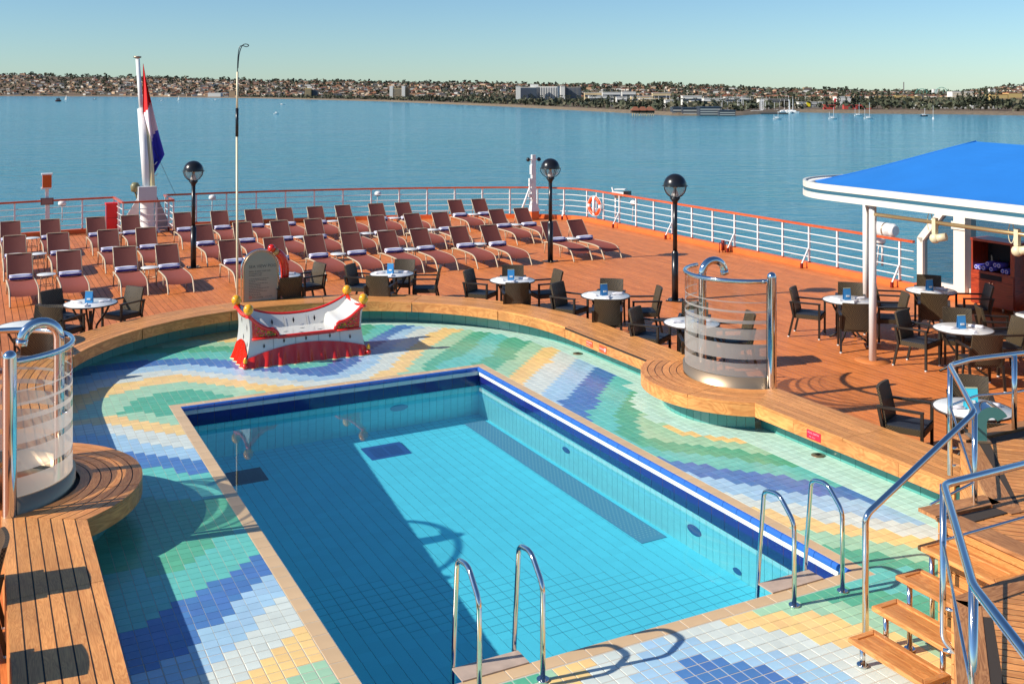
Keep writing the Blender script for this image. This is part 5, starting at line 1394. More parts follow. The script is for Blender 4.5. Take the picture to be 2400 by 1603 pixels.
# the ensign: limp, hanging from the staff in folds
fg2 = thing('ensign', 'red white and blue ensign hanging limp from the stern flagpole', 'flag'); at_ship(fg2, 2.35, -19.95, 0)
tt = -20.9
def fp(px, py):
    s_, h_ = ps(px, py, tt); return s_ - 2.35, h_
L_e = [(335, 150), (335, 200), (336, 255), (339, 290), (344, 345), (347, 380), (348, 425)]
R_e = [(336, 150), (346, 200), (356, 245), (362, 275), (374, 325), (384, 362), (350, 427)]
def lerp(L_, f):
    f *= len(L_) - 1; i = min(int(f), len(L_) - 2); q = f - i; return (L_[i][0] + (L_[i + 1][0] - L_[i][0]) * q, L_[i][1] + (L_[i + 1][1] - L_[i][1]) * q)
N_, M__ = 60, 16; vs = []; fm = {0: [], 1: [], 2: []}
for i in range(N_ + 1):
    a, c = lerp(L_e, i / N_), lerp(R_e, i / N_)
    for j in range(M__ + 1):
        g_ = j / M__; px, py = a[0] + (c[0] - a[0]) * g_, a[1] + (c[1] - a[1]) * g_
        x, z = fp(px, py); y = -(tt + 19.95) + .16 * math.sin(g_ * 8.5 + i * .05) * min(1, i / 12); vs.append((x, y, z))
def colr(px, py, i, g_):
    if py < 268 - (px - 337) * 1.55 + (0): return 0
    if py < 350 - (px - 345) * 2.0: return 1
    return 2
for i in range(N_):
    a, c = lerp(L_e, (i + .5) / N_), lerp(R_e, (i + .5) / N_)
    for j in range(M__):
        g_ = (j + .5) / M__; px, py = a[0] + (c[0] - a[0]) * g_, a[1] + (c[1] - a[1]) * g_
        fm[colr(px, py, i, g_)].append((i * (M__ + 1) + j, i * (M__ + 1) + j + 1, (i + 1) * (M__ + 1) + j + 1, (i + 1) * (M__ + 1) + j))
for k, (nm, cc) in enumerate((('red_stripe', (226, 34, 34)), ('white_stripe', (250, 236, 240)), ('blue_stripe', (74, 80, 205)))):
    m_ = mat('ensign_' + nm, rgb(*cc, .95), .85); q = MB().add(vs, fm[k], smooth=True).build(nm, m_, fg2, fix=False)
x0, z0 = fp(373, 318); x1, z1 = fp(383, 358)
b = MB().add([(x0, 1.10, z0), (x1 + .02, 1.12, z1), (x1 - .10, 1.08, z1 + .02), (x0 - .03, 1.09, z0 - .2)], [(0, 1, 2, 3)]); b.build('red_fold', MATS['ensign_red_stripe'], fg2, fix=False)

ms = thing('signal_mast', 'white tripod mast with two small black lights on top, behind the middle lamp post', 'mast'); at_ship(ms, 15.15, -17.15, 0)
MB().box((-.14, -.14, 0), (.16, .14, .30)).build('plinth', M_ora, ms)
b = MB().add([(-.14, -.12, .30), (.22, -.12, .30), (.22, .12, .30), (-.14, .12, .30), (-.09, -.07, .62), (.08, -.07, .62), (.08, .07, .62), (-.09, .07, .62)], [(0, 1, 5, 4), (1, 2, 6, 5), (2, 3, 7, 6), (3, 0, 4, 7), (4, 5, 6, 7), (0, 3, 2, 1)]); b.build('shoe', M_white, ms)
MB().box((-.075, -.06, .6), (.075, .06, 2.05)).build('mast_tube', M_white, ms); MB().box((-.11, -.07, 1.62), (.07, .07, 1.95)).build('junction_box', M_white, ms)
for (x, y) in ((-.68, -.15), (.28, .25)): MB().tube([(0, 0, 1.50), (x, y, .08)], .036, 8).build('stay', M_white, ms)
MB().box((-.07, -.05, 2.05), (.07, .05, 2.32)).build('head', M_white, ms)
for x in (-.2, .2):
    b = MB().tube([(x * .3, 0, 2.15), (x, 0, 2.15)], .03, 8); b.build('arm', M_white, ms)
    MB().sphere((x * 1.1, -.02, 2.15), .075, 12).build('light', M_black, ms)
for z in (.8, 1.0, 1.2, 1.35): MB().box((-.20, -.09, z), (-.07, .0, z + .13)).build('fitting', M_white, ms)
b = MB()
for k in range(3): b.tube([(-.16 + .05 * math.cos(a / 3), -.1, .95 - .16 * k + .09 * math.sin(a / 3)) for a in range(0, 19)], .009, 5)
b.build('cable_loops', M_white, ms)

bc = thing('beacon_light', 'orange man overboard light on a white post at the left of the stern rail', 'beacon'); s_, h_ = ps(110, 560, -20.45); at_ship(bc, s_, -20.45, 0)
MB().box((-.05, -.04, 0), (.05, .04, 1.5)).build('post', M_white, bc)
MB().box((-.13, -.13, 1.55), (.13, .13, 1.95)).build('lamp_body', mat('beacon_orange', rgb(205, 90, 15), .3), bc)
MB().box((-.16, -.15, 1.95), (.16, .15, 1.99)).build('lamp_cap', M_white, bc); MB().box((-.17, -.12, 1.50), (.12, .12, 1.55)).build('tray', M_white, bc)
pl_ = MB().box((-.19, -.11, 1.0), (.19, -.08, 1.22)).build('name_plate', mat('plate_brown', rgb(120, 90, 85), .5), bc)
MB().box((-.15, -.115, 1.03), (.15, -.108, 1.19)).build('plate_face', mat('plate_brown2', rgb(150, 118, 108), .5), pl_)
rb = thing('fire_box', 'bright red box standing by the corner of the flagpole railing', 'box'); s_, h_ = ps(264, 535, -20.3); at_ship(rb, s_, -20.3, 0)
MB().box((-.20, -.16, .02), (.20, .16, .93)).build('body', M_redp, rb); MB().box((-.22, -.18, .93), (.22, .18, .98)).build('lid', M_redp, rb)
MB().box((-.19, -.165, .5), (.19, -.16, .505)).build('door_gap', M_dark, rb); MB().box((.12, -.18, .45), (.15, -.16, .55)).build('handle', M_black, rb)

lb = thing('lifebuoy', 'orange and white lifebuoy hanging on the corner of the railing', 'lifebuoy'); at_ship(lb, 16.55, -15.25, .0, R(-80))
MO_ = mat('buoy_orange', rgb(245, 84, 30), .4)
c_ = (0, 0, .60); N_ = 40
for k in range(8):
    wht = k % 2; a0 = k * 45 + (0 if not wht else 12) - 6; a1 = (k * 45 + 45 - 6) if wht == 0 else (k * 45 + 45 - 6 - 12)
for k in range(4):
    aa = [R(90 * k + 12 + 66 * i / 10) for i in range(11)]; MB().tube([(.28 * math.cos(a), 0, .60 + .28 * math.sin(a)) for a in aa], .062, 12, cap=True).build('ring_segment', MO_, lb)
    aa = [R(90 * k - 12 + 24 * i / 4) for i in range(5)]; MB().tube([(.28 * math.cos(a), 0, .60 + .28 * math.sin(a)) for a in aa], .0625, 12, cap=True).build('white_band', M_white, lb)
MB().tube([((.36) * math.cos(R(a)) * (1 + .05 * math.sin(R(4 * a))), -.02, .60 + .36 * math.sin(R(a))) for a in range(0, 360, 12)], .008, 5, closed=True).build('grab_line', M_white, lb)
MB().tube([(.02, -.07, .88), (.03, -.08, .5), (.05, -.07, .36)], .045, 10).build('light_float', M_white, lb)
MB().tube([(0, .08, .05), (0, .08, 1.05)], .02, 6).build('hanger', M_white, lb)

def flood(s, t, h, rz, label, big=False, col=None):
    o = thing('floodlight', label, 'floodlight', group='floodlights on the railing'); at_ship(o, s, t, h, rz)
    k = 1.0 if not big else 1.9
    MB().lathe([(.0, .0), (.10 * k, .0), (.13 * k, .05 * k), (.12 * k, .12 * k), (.06 * k, .16 * k), (0, .165 * k)], n=16).build('hood', M_white, o)
    MB().tube([(0, 0, -.008), (0, 0, .0)], .105 * k, 16).build('lens', M_black, o)
    MB().tube([(.0, 0, .05), (.0, .06, -.12), (.0, .1, -.55)], .016, 6).build('bracket', M_white, o)
    return o
for px, py, t_, nm in ((146, 478, -21.1, 'black lensed floodlight left of the red box on the stern rail'), (498, 464, -21.2, 'small dark floodlight outside the rail right of the flagpole'), (886, 455, -20.9, 'white hooded floodlight standing above the back row of loungers')):
    s_, h_ = ps(px, py, t_); flood(s_, t_, h_ - .06, 0, nm)
def pr(px, py, s):
    k = (px - 1200) / FPX; p0 = S(s, 0); d = S(s, 1) - p0; a = (k * p0.y - p0.x) / (d.x - k * d.y); y = p0.y + a * d.y; return a, CH - (py - HY) * y / FPX
t_, h_ = pr(1483, 475, 16.8); flood(16.85, t_, h_ - .08, 0, 'white floodlight below the rail right of the lifebuoy')
t_, h_ = pr(2060, 563, 16.9); flood(16.95, t_, h_ - .08, 0, 'floodlight on the rail seen just right of the canopy post')
ra = thing('rail_instrument', 'white bracketed lamp assembly above the rail right of the lifebuoy', 'lamp'); t_, h_ = pr(1455, 450, 17.0); at_ship(ra, 17.0, t_, h_ - .12, R(-60))
MB().box((-.30, -.10, .0), (.28, .10, .12)).build('housing', M_white, ra); MB().box((.16, -.12, -.04), (.34, .12, .16)).build('dark_lens', M_black, ra)
MB().beam((-.34, 0, .26), (-.22, 0, -.1), .04, .04).build('arm', M_white, ra); MB().beam((-.2, 0, .2), (.2, 0, .22), .2, .03).build('shade', M_white, ra); MB().tube([(-.2, 0, .0), (-.2, 0, -1.0)], .03, 8).build('stem', M_white, ra)
MB().box((-.1, -.13, -.10), (.0, .13, .0)).build('yoke', M_brush, ra)
cp = thing('float_capsule', 'white barrel shaped float capsule mounted outside the rail beside the canopy post', 'capsule'); t_, h_ = pr(2068, 537, 17.1); at_ship(cp, 17.1, t_, h_, R(-90))
MB().tube([(-.42, 0, 0), (.34, 0, 0)], .17, 18).build('barrel', M_white, cp); MB().tube([(.34, 0, 0), (.42, 0, 0)], [.17, .12], 18).build('end_cap', M_white, cp)
MB().tube([(.1, 0, 0), (.14, 0, 0)], .176, 18).build('strap', M_brush, cp); MB().tube([(0, 0, -.15), (0, 0, -.9)], .03, 6).build('cradle_post', M_white, cp)
hs_ = thing('hydrant', 'small dark red deck fitting at the foot of the right railing', 'hydrant'); t_, h_ = pr(1700, 578, 16.45); at_ship(hs_, 16.45, t_, 0, R(10))
MR_ = mat('fitting_red', rgb(120, 24, 14), .5)
for x in (-.25, .0, .25): MB().tube([(x, 0, 0), (x, 0, .28), (x + .14, 0, .28), (x + .14, 0, 0)], .014, 6).build('hoop', MR_, hs_)
MB().tube([(-.1, 0, .05), (-.1, 0, .34)], .05, 8).build('valve', MR_, hs_)

# ================================================================== BLUE CANOPY WITH ITS POSTS
cn = thing('blue_canopy', 'bright blue tent roof with a white rounded rim on the right side', 'canopy'); cn.matrix_world = SHIP
def rrect(s0_, s1_, t0_, t1_, r_, n=8):
    P = []
    for cx_, cy_, a0 in ((s1_ - r_, -t0_ - r_, 0), (s0_ + r_, -t0_ - r_, 90), (s0_ + r_, -t1_ + r_, 180), (s1_ - r_, -t1_ + r_, 270)):
        for k in range(n + 1): a = R(a0 + 90 * k / n); P.append((cx_ + r_ * math.cos(a), cy_ + r_ * math.sin(a)))
    return P
E0 = (10.80, 17.0, .30, 7.9); P = rrect(*E0, 1.5, 10); ZB, ZT = 2.66, 2.93; n = len(P)
def rimring(d0, d1, z0, z1, name, m_):
    a, c = rrect(E0[0] - d0, E0[1] + d0, E0[2] - d0, E0[3] + d0, 1.5 + d0, 10), rrect(E0[0] - d1, E0[1] + d1, E0[2] - d1, E0[3] + d1, 1.5 + d1, 10)
    return MB().strip(a + a[:1], c + c[:1], z0, z1).build(name, m_, cn)
M_rim = mat('canopy_white', (.72, .68, .59), .35); rimring(-.05, .0, ZB, ZB + .105, 'rim_lower', M_rim); rimring(-.05, -.012, ZB + .105, ZB + .168, 'rim_stripe', mat('stripe_teal', rgb(60, 110, 130, .8), .3)); rimring(-.05, .0, ZB + .168, ZT + .01, 'rim_upper', M_rim)
rimring(-.30, -.05, ZB + .12, ZB + .16, 'gutter', M_brush)
Pi = rrect(E0[0] + .22, E0[1] - .22, E0[2] + .22, E0[3] - .22, 1.3, 10); apex = Vector((13.92, -2.42, 3.66)); apex2 = Vector((13.92, -4.4, 3.62))
rows = 14; vs = []; nP = len(Pi)
for j in range(rows + 1):
    f = j / rows
    for (x, y) in Pi:
        tgt = apex if y > -3.3 else apex2; p = Vector((x, y, ZT - .03)); q = p.lerp(tgt, f); q.z -= .05 * math.sin(math.pi * f) * (1 - f); vs.append(tuple(q))
b = MB().add(vs, [(j * nP + i, j * nP + (i + 1) % nP, (j + 1) * nP + (i + 1) % nP, (j + 1) * nP + i) for j in range(rows) for i in range(nP)], smooth=False)
M_tent = mat('tent_blue', rgb(40, 124, 206, .95), .55, noise=(1.2, .05), bump=(9, .15)); b.build('tent_roof', M_tent, cn)
for i in (5, 16, 10, 27, 38):
    a = Vector((*Pi[i % nP], ZT - .03)); tgt = apex if a.y > -3.3 else apex2
    b = MB().tube([(a.lerp(tgt, f / 12).x, a.lerp(tgt, f / 12).y, a.lerp(tgt, f / 12).z - .05 * math.sin(math.pi * f / 12) * (1 - f / 12) + .004) for f in range(13)], .016, 6); b.build('seam', M_tent, cn)
b = MB()
for i in range(0, nP):
    p, q = Vector(Pi[i]), Vector(P[i]) if i < n else Vector(Pi[i])
    for f in (0, .33, .66):
        p2 = Vector(Pi[i]).lerp(Vector(Pi[(i + 1) % nP]), f); q2 = Vector(P[i]).lerp(Vector(P[(i + 1) % n]), f); b.tube([(p2.x, p2.y, ZT - .03), (q2.x, q2.y, ZT - .02)], .006, 4)
b.build('lacing', M_white, cn)
MB().prism(rrect(E0[0] + .3, E0[1] - .3, E0[2] + .3, E0[3] - .3, 1.2, 6), ZB + .10, ZB + .12).build('ceiling', mat('ceiling_cream', (.55, .5, .42), .6), cn)
s2, t2 = to_ship(ground(2029, 690))
for k, (s_, t_) in enumerate(((10.97, 2.72), (13.27, .35))):
    o = thing('canopy_post', ('nearer' if k == 0 else 'farther') + ' round white post under the edge of the blue canopy', 'post', group='white canopy posts'); at_ship(o, s_, t_, 0)
    MB().tube([(0, 0, 0), (0, 0, ZB + .05)], .062, 18).build('shaft', M_white, o); MB().lathe([(.30, .001), (.30, .004), (.062, .006)], n=24).build('base_ring', M_deck, o)
gb = thing('lighting_bar', 'gold coloured tube running from the canopy post under the roof', 'bar'); gb.matrix_world = SHIP
MG2 = mat('bar_gold', rgb(205, 175, 125, .8), .3, .6)
MB().tube([(10.97, -2.72, 2.50), (10.97, -7.4, 2.50)], .032, 10).build('tube', MG2, gb)
for t_ in (5.9, 7.2): MB().tube([(10.97, -t_, 2.50), (10.97, -t_, ZB + .05)], .012, 6).build('hanger', MG2, gb)
for k, t_ in enumerate((4.02, 5.50)):
    o = thing('clamp_lamp', f'cream clamp lamp hanging from the gold bar, the {"left" if k == 0 else "right"} one', 'lamp', group='clamp lamps under the canopy'); at_ship(o, 10.97, t_, 2.50)
    MC2 = mat('lamp_cream', rgb(232, 218, 180, .85), .4)
    MB().box((-.035, -.035, -.17), (.035, .035, .07)).build('clamp', MC2, o); MB().sphere((-.0, -.0, -.25), .085, 14).build('head', MC2, o)
    MB().tube([(0, -.02, -.25), (.06, -.17, -.21)], .062, 14).build('barrel', MC2, o)
    b = MB().tube([(0, .10 + .05 * math.cos(a), .0 + .15 * math.sin(a)) for a in [R(20 * q) for q in range(18)]], .007, 5, closed=True); b.build('cable', MC2, o)
# glazed screen at the ship's side
wn = thing('window_screen', 'tall white framed windscreen at the ship side beyond the canopy post', 'window'); wn.matrix_world = SHIP
sx = 16.82
def bar(t0_, z0, t1_, z1, w_, d_=.16, name='frame_bar'): return MB().beam((sx, -t0_, z0), (sx, -t1_, z1), d_ if False else w_, d_, up=Vector((1, 0, 0))).build(name, M_rim, wn)
bar(-1.36, .06, -1.36, 1.22, .16); bar(-1.38, 1.16, -.55, 2.12, .16); bar(-.60, 2.08, 8.0, 2.12, .14); bar(-1.4, .17, 8.0, .17, .2)
MB().box((16.62, .03, .0), (16.98, .33, 2.6)).build('pillar', M_rim, wn)
MB().box((16.58, .0, 1.55), (16.63, .36, 1.72)).build('pillar_box', M_rim, wn)
for t_ in (1.75, 3.6, 5.4, 7.2): bar(t_, .2, t_, 2.1, .10)
M_pane = glassy('tinted_pane', (.50, .55, .60), 1.5)
MB().add([(sx, 1.30, .26), (sx, -8, .26), (sx, -8, 2.05), (sx, .55, 2.05), (sx, 1.30, 1.20)], [(0, 1, 2, 3, 4)]).build('pane', M_pane, wn)
MB().box((16.60, -8.0, 0), (16.98, 1.5, .16)).build('sill', M_ora, wn)
# towel cabinet
cb = thing('towel_cabinet', 'reddish wooden towel cabinet with an open shelf under the canopy', 'cabinet'); at_ship(cb, 16.15, 1.02, 0, R(-90))
MW2 = wood('mahogany', rgb(170, 62, 30), rgb(120, 34, 16), .35, coat=.3, ring=.5)
W3, DD, HH = .52, .50, 1.44
MB().box((-W3, .02, .12), (W3, .52, .80)).build('base_cupboard', MW2, cb)
MB().box((-W3, .02, .80), (-W3 + .04, .52, HH)).build('side_panel', MW2, cb); MB().box((W3 - .10, .02, .80), (W3, .52, HH)).build('side_panel', MW2, cb)
MB().box((-W3 - .01, .0, HH), (W3 + .01, .54, HH + .05)).build('top_panel', MW2, cb); MB().box((-W3, .50, .80), (W3, .52, HH)).build('back_panel', M_dark, cb); MB().box((-W3 + .04, .03, .80), (W3 - .1, .5, .82)).build('shelf', MW2, cb)
for sgn, x0, x1 in ((-1, -W3 + .01, -.006), (1, .006, W3 - .01)):
    d_ = MB().box((x0, -.004, .14), (x1, .02, .64)).build('door', MW2, cb); MB().tube([(sgn * .035, -.012, .60), (sgn * .035, -.03, .60)], .014, 8).build('knob', M_steel, d_)
MB().box((-W3 + .01, -.003, .65), (W3 - .01, .02, .79)).build('drawer_front', MW2, cb); MB().box((-.28, -.006, .665), (.24, -.002, .775)).build('slot', M_dark, cb)
for x in (-W3 + .06, -.1, .2, W3 - .06): MB().tube([(x, .1, 0), (x, .1, .12)], .025, 8).build('foot', M_brush, cb)
MTb = mat('towel_violet', rgb(84, 84, 196, .8), .9)
for k in range(9):
    x = -.43 + k * .092; z = .88 + (.10 if k in (3, 5, 6) else 0)
    b = MB().tube([(x, .06, z), (x, .42, z)], .052, 12, m=0); b.tube([(x + .034 * math.cos(a), .055, z + .034 * math.sin(a)) for a in [R(36 * q) for q in range(10)]], .006, 4, m=1, closed=True)
    q = b.build('rolled_towel', [MTb, M_tw]); at_ship(q, 16.15, 1.02, 0, R(-90))
    tag(q, f'rolled violet blue towel in the cabinet, {ORD[k]} from the left', 'towel', 'rolled towels in the cabinet')
# ================================================================== FAR SHORE
CAMH = CH - SEA
def shore_z(py): return FPX * CAMH / (py - HY)
def ip(x, T): return float(np.interp(x, [a for a, _ in T], [b for _, b in T]))
SH = [(-300, 225.3), (0, 226), (300, 227.3), (600, 231), (907, 238.6), (1200, 251), (1456, 264.8), (1583, 271.5), (1730, 271), (1866, 263.7), (2040, 266.8), (2260, 268.6), (2400, 271), (2700, 274)]
SK = [(-300, 170), (0, 175), (60, 172), (130, 177), (300, 180), (450, 185), (600, 189), (850, 192), (1000, 194), (1200, 198), (1300, 199), (1500, 199), (1650, 203), (1800, 209), (2000, 214), (2200, 216.5), (2270, 213), (2340, 204), (2400, 199), (2700, 190)]
RZ = [(-300, 6400), (0, 6300), (600, 5600), (1000, 5000), (1500, 4700), (2000, 4300), (2250, 5200), (2400, 6200), (2700, 6400)]
FZ = [(-300, 5250), (0, 5150), (300, 4500), (600, 3800), (900, 3300), (1200, 3200), (2000, 3300), (2250, 4200), (2700, 4600)]
def XY(px, z): return ((px - 1200) / FPX * z, z)
def gh(px, z):
    """height of the land"""
    zs = shore_z(ip(px, SH)); zf = max(ip(px, FZ), zs + 60); zr = ip(px, RZ)
    rh = CH + (HY - ip(px, SK)) * zr / FPX - 7
    base = SEA + 1.0 + min(2.0, max(0, (z - zs) * .05))
    if z <= zf: return base
    f = min(1.0, (z - zf) / (zr - zf)); f = f * f * (3 - 2 * f) * .35 + f * .65
    n_ = 7 * math.sin(px * .021 + z * .004) * math.sin(z * .006 + px * .007) * math.sin(math.pi * f)
    return base + (rh - base) * f + n_
rows = 34; cols_ = list(range(-300, 2701, 15)); vs = []; fs = []
for px in cols_:
    zs = shore_z(ip(px, SH)); zf = max(ip(px, FZ), zs + 60); zr = ip(px, RZ)
    Z = [zs - 12] + [zs + (zf - zs) * (k / 9) ** 1.5 for k in range(10)] + [zf + (zr - zf) * k / 20 for k in range(1, 21)] + [zr + 250, zr + 700, zr + 1600]
    for k, z in enumerate(Z):
        h = SEA - 1.2 if k == 0 else gh(px, z)
        if k > len(Z) - 4: h = gh(px, zr) - (4, 30, 90)[k - len(Z) + 3]
        if k == 1: h = SEA + .6
        vs.append((*XY(px, z), h))
nr = len(Z)
for i in range(len(cols_) - 1):
    for j in range(nr - 1): a = i * nr + j; fs.append((a, a + nr, a + nr + 1, a + 1))
m = mat('hill_ground', rgb(128, 104, 78, .62), .9, noise=(.012, .35)); MB().add(vs, fs, smooth=True)
o = MB().add(vs, fs, smooth=True).build('far_land', m, fix=False); tag(o, kind='structure')
# beach and rock edge
vs = []; fs = []
for px in cols_:
    zs = shore_z(ip(px, SH)); 
    for dz, h in ((-10, SEA - .8), (2, SEA + 1.2), (16, SEA + 3.2), (26, SEA + 3.3)): vs.append((*XY(px, zs + dz), h))
for i in range(len(cols_) - 1):
    for j in range(3): a = i * 4 + j; fs.append((a, a + 4, a + 5, a + 1))
o = MB().add(vs, fs).build('sea_wall', mat('rock_edge', rgb(150, 130, 104, .6), .9, noise=(.3, .3)), fix=False); tag(o, kind='structure')

rnd = random.Random(11)
HC = [rgb(214, 200, 176, .8), rgb(232, 224, 208, .8), rgb(196, 160, 124, .8), rgb(222, 186, 148, .8), rgb(206, 206, 200, .8), rgb(176, 146, 118, .8)]
RC = [rgb(150, 84, 56, .7), rgb(120, 100, 84, .7), rgb(176, 120, 84, .7), rgb(110, 96, 90, .7), rgb(196, 184, 166, .7), rgb(140, 76, 52, .7)]
HM = [mat('house_wall_%s' % n_, c, .8) for n_, c in zip(('sand', 'cream', 'tan', 'peach', 'grey', 'brown'), HC)]
RM = [mat('house_roof_%s' % n_, c, .8) for n_, c in zip(('terracotta', 'umber', 'clay', 'slate', 'pale', 'rust'), RC)]
def house_mb(w_, d_, h_, r_, b=None, M=None, mi=(0, 1)):
    b = b or MB(); x, y = w_ / 2, d_ / 2
    vs = [(-x, -y, -6), (x, -y, -6), (x, y, -6), (-x, y, -6), (-x, -y, h_), (x, -y, h_), (x, y, h_), (-x, y, h_)]
    ex = .6; ve = [(-x - ex, -y - ex, h_), (x + ex, -y - ex, h_), (x + ex, y + ex, h_), (-x - ex, y + ex, h_), (-x * .45, 0, h_ + r_), (x * .45, 0, h_ + r_)]
    if M is not None: vs = [M @ Vector(v) for v in vs]; ve = [M @ Vector(v) for v in ve]
    b.add(vs, [(0, 1, 5, 4), (1, 2, 6, 5), (2, 3, 7, 6), (3, 0, 4, 7)], mi[0])
    b.add(ve, [(0, 1, 5, 4), (1, 2, 5), (2, 3, 4, 5), (3, 0, 4)], mi[1]); return b
spots = []
tries = 0
while len(spots) < 2900 and tries < 26000:
    tries += 1
    px = rnd.uniform(-60, 2460); zf = max(ip(px, FZ), shore_z(ip(px, SH)) + 60); zr = ip(px, RZ)
    if px > 1200: f = rnd.uniform(0, 1); z = zf * .86 + (zr - zf * .86) * f
    else: z = zf - 40 + (zr - zf) * rnd.uniform(0, 1.0) ** .8
    if z < shore_z(ip(px, SH)) + 50: continue
    if 120 < px < 220 and z > 5600: continue
    dens = .5 + .5 * math.sin(px * .013 + 1.0 + z * .0012) * math.sin(z * .0031 + px * .006)
    if rnd.random() > .35 + .65 * dens: continue
    spots.append((px, z))
spots.sort(key=lambda q: q[1]); protos = []
for k in range(12):
    b = house_mb(rnd.uniform(11, 22), rnd.uniform(9, 14), rnd.uniform(4, 8), rnd.uniform(1.5, 3)); protos.append(b.mesh('house', [HM[k % 6], RM[(k * 5 + 1) % 6]]))
for k, (px, z) in enumerate(spots[:300]):
    o = link('hillside_house', protos[k % 12]); o.location = (*XY(px, z), gh(px, z) + .5); o.rotation_euler = (0, 0, rnd.uniform(-.6, .6))
    tag(o, 'small pale stucco house with low roof on the far shore', 'house', 'houses on the far shore')
b = MB()
for k, (px, z) in enumerate(spots[300:]):
    M = Matrix.Translation((*XY(px, z), gh(px, z) + .5)) @ Matrix.Rotation(rnd.uniform(-.6, .6), 4, 'Z')
    house_mb(rnd.uniform(11, 26), rnd.uniform(9, 14), rnd.uniform(4, 8.5), rnd.uniform(1.5, 3), b, M, (k % 6, 6 + (k * 5 + 1) % 6))
tag(b.build('distant_houses', HM + RM, fix=False), 'mass of small pale houses covering the far hillside', 'houses', kind='stuff')

# trees: low clumps of foliage made of many leafy faces
FM = [mat('foliage_dark', (.042, .052, .03), .9), mat('foliage_mid', (.07, .078, .042), .9), mat('foliage_olive', (.11, .10, .06), .9)]
def clump(b, x, y, z, r_, h_, nf, mi):
    for _ in range(nf):
        a = rnd.uniform(0, 6.283); e = rnd.uniform(-.5, 1.57); q = rnd.uniform(.45, 1.0)
        c = Vector((x + r_ * q * math.cos(a) * math.cos(e), y + r_ * q * math.sin(a) * math.cos(e), z + h_ * .5 + h_ * .5 * q * math.sin(e))); s_ = r_ * rnd.uniform(.28, .5)
        n1 = Vector((rnd.uniform(-1, 1), rnd.uniform(-1, 1), rnd.uniform(-1, 1))).normalized(); n2 = n1.orthogonal().normalized(); n3 = n1.cross(n2)
        b.add([c + n2 * s_, c + n3 * s_, c - n2 * s_, c - n3 * s_], [(0, 1, 2, 3)], mi)
b = MB()
for k in range(4300):
    px = rnd.uniform(-60, 2460); zs = shore_z(ip(px, SH)); zf = max(ip(px, FZ), zs + 60); zr = ip(px, RZ)
    u = rnd.random(); z = zf * .9 + (zr - zf * .9) * (u ** .8) if px > 1100 else zf - 30 + (zr - zf) * (u ** .7)
    if k % 9 == 0: z = zr + rnd.uniform(-60, 10)
    z = max(z, zs + 40); r_ = rnd.uniform(6, 13) * (1.35 if k % 9 == 0 else 1); clump(b, *XY(px, z), gh(px, z) - 1, r_, r_ * rnd.uniform(.8, 1.5), 7, rnd.choice((0, 0, 1, 2)))
tag(b.build('hillside_woods', FM, fix=False), 'dark scrub and trees between the houses on the far hillside', 'woods', kind='stuff')
# shoreline greenery and palms
b = MB()
for k in range(2300):
    px = rnd.uniform(560, 2460); zs = shore_z(ip(px, SH)); z = zs + 40 + rnd.random() ** 1.6 * (1500 if px > 1300 else 700)
    if 1740 < px < 2460 and z < zs + 130 and rnd.random() < .6: continue
    r_ = rnd.uniform(3.5, 8); clump(b, *XY(px, z), gh(px, z) - .5, r_, r_ * rnd.uniform(.9, 1.6), 8, rnd.choice((0, 1, 1, 2)))
for k in range(150):
    px = rnd.uniform(1100, 1900); zs = shore_z(ip(px, SH)); z = zs + rnd.uniform(60, 700); x, y = XY(px, z); h = gh(px, z); t_ = rnd.uniform(9, 15)
    b.beam((x, y, h), (x + rnd.uniform(-.6, .6), y, h + t_), .5, .5, m=2)
    for q in range(7):
        a = q * .9 + k; b.add([(x, y, h + t_), (x + 1.8 * math.cos(a), y + 1.8 * math.sin(a), h + t_ + .9), (x + 3.6 * math.cos(a + .1), y + 3.6 * math.sin(a + .1), h + t_ - 1.0), (x + 1.6 * math.cos(a + .35), y + 1.6 * math.sin(a + .35), h + t_ - .2)], [(0, 1, 2, 3)], 0)
tag(b.build('shore_greenery', FM, fix=False), 'bushes palms and low trees along the far waterfront', 'greenery', kind='stuff')
def tall_tree(px, dz, ht, label):
    zs = shore_z(ip(px, SH)); z = zs + dz; x, y = XY(px, z); o = thing('waterfront_tree', label, 'tree', (x, y, gh(px, z)), 0, 'tall dark trees on the far waterfront')
    MB().tube([(0, 0, -1), (0, 0, ht * .5)], [.5, .3], 6).build('trunk', mat('bark', (.08, .06, .045), .9), o)
    b = MB()
    for q in range(6): clump(b, 0, 0, ht * (.12 + .13 * q), ht * .20 * (1 - .10 * q), ht * .25, 16, rnd.choice((0, 0, 1)))
    b.build('crown', FM, o, fix=False)
for k, (px, ht) in enumerate(((1862, 17), (1882, 18), (1965, 22), (1983, 17), (1998, 25), (2008, 26), (2022, 22), (2043, 22), (2056, 19), (2068, 22), (2084, 23), (2245, 20), (2256, 23), (2270, 25), (2284, 24), (2298, 27), (2310, 29), (2324, 26), (2338, 20))):
    tall_tree(px, 120 + (k % 3) * 14, ht * .92, f'{ORD2[k]} tall dark conifer from the left on the right waterfront')
for k, px in enumerate((1000, 1030, 1085, 1110, 1150, 1180, 1395, 1410, 1425, 1460, 1472, 1488, 1508, 1552, 1582)):
    tall_tree(px, 50 + (k % 4) * 15, 13 + k % 3 * 2, f'{ORD2[k]} bushy tree from the left along the middle of the far shore')

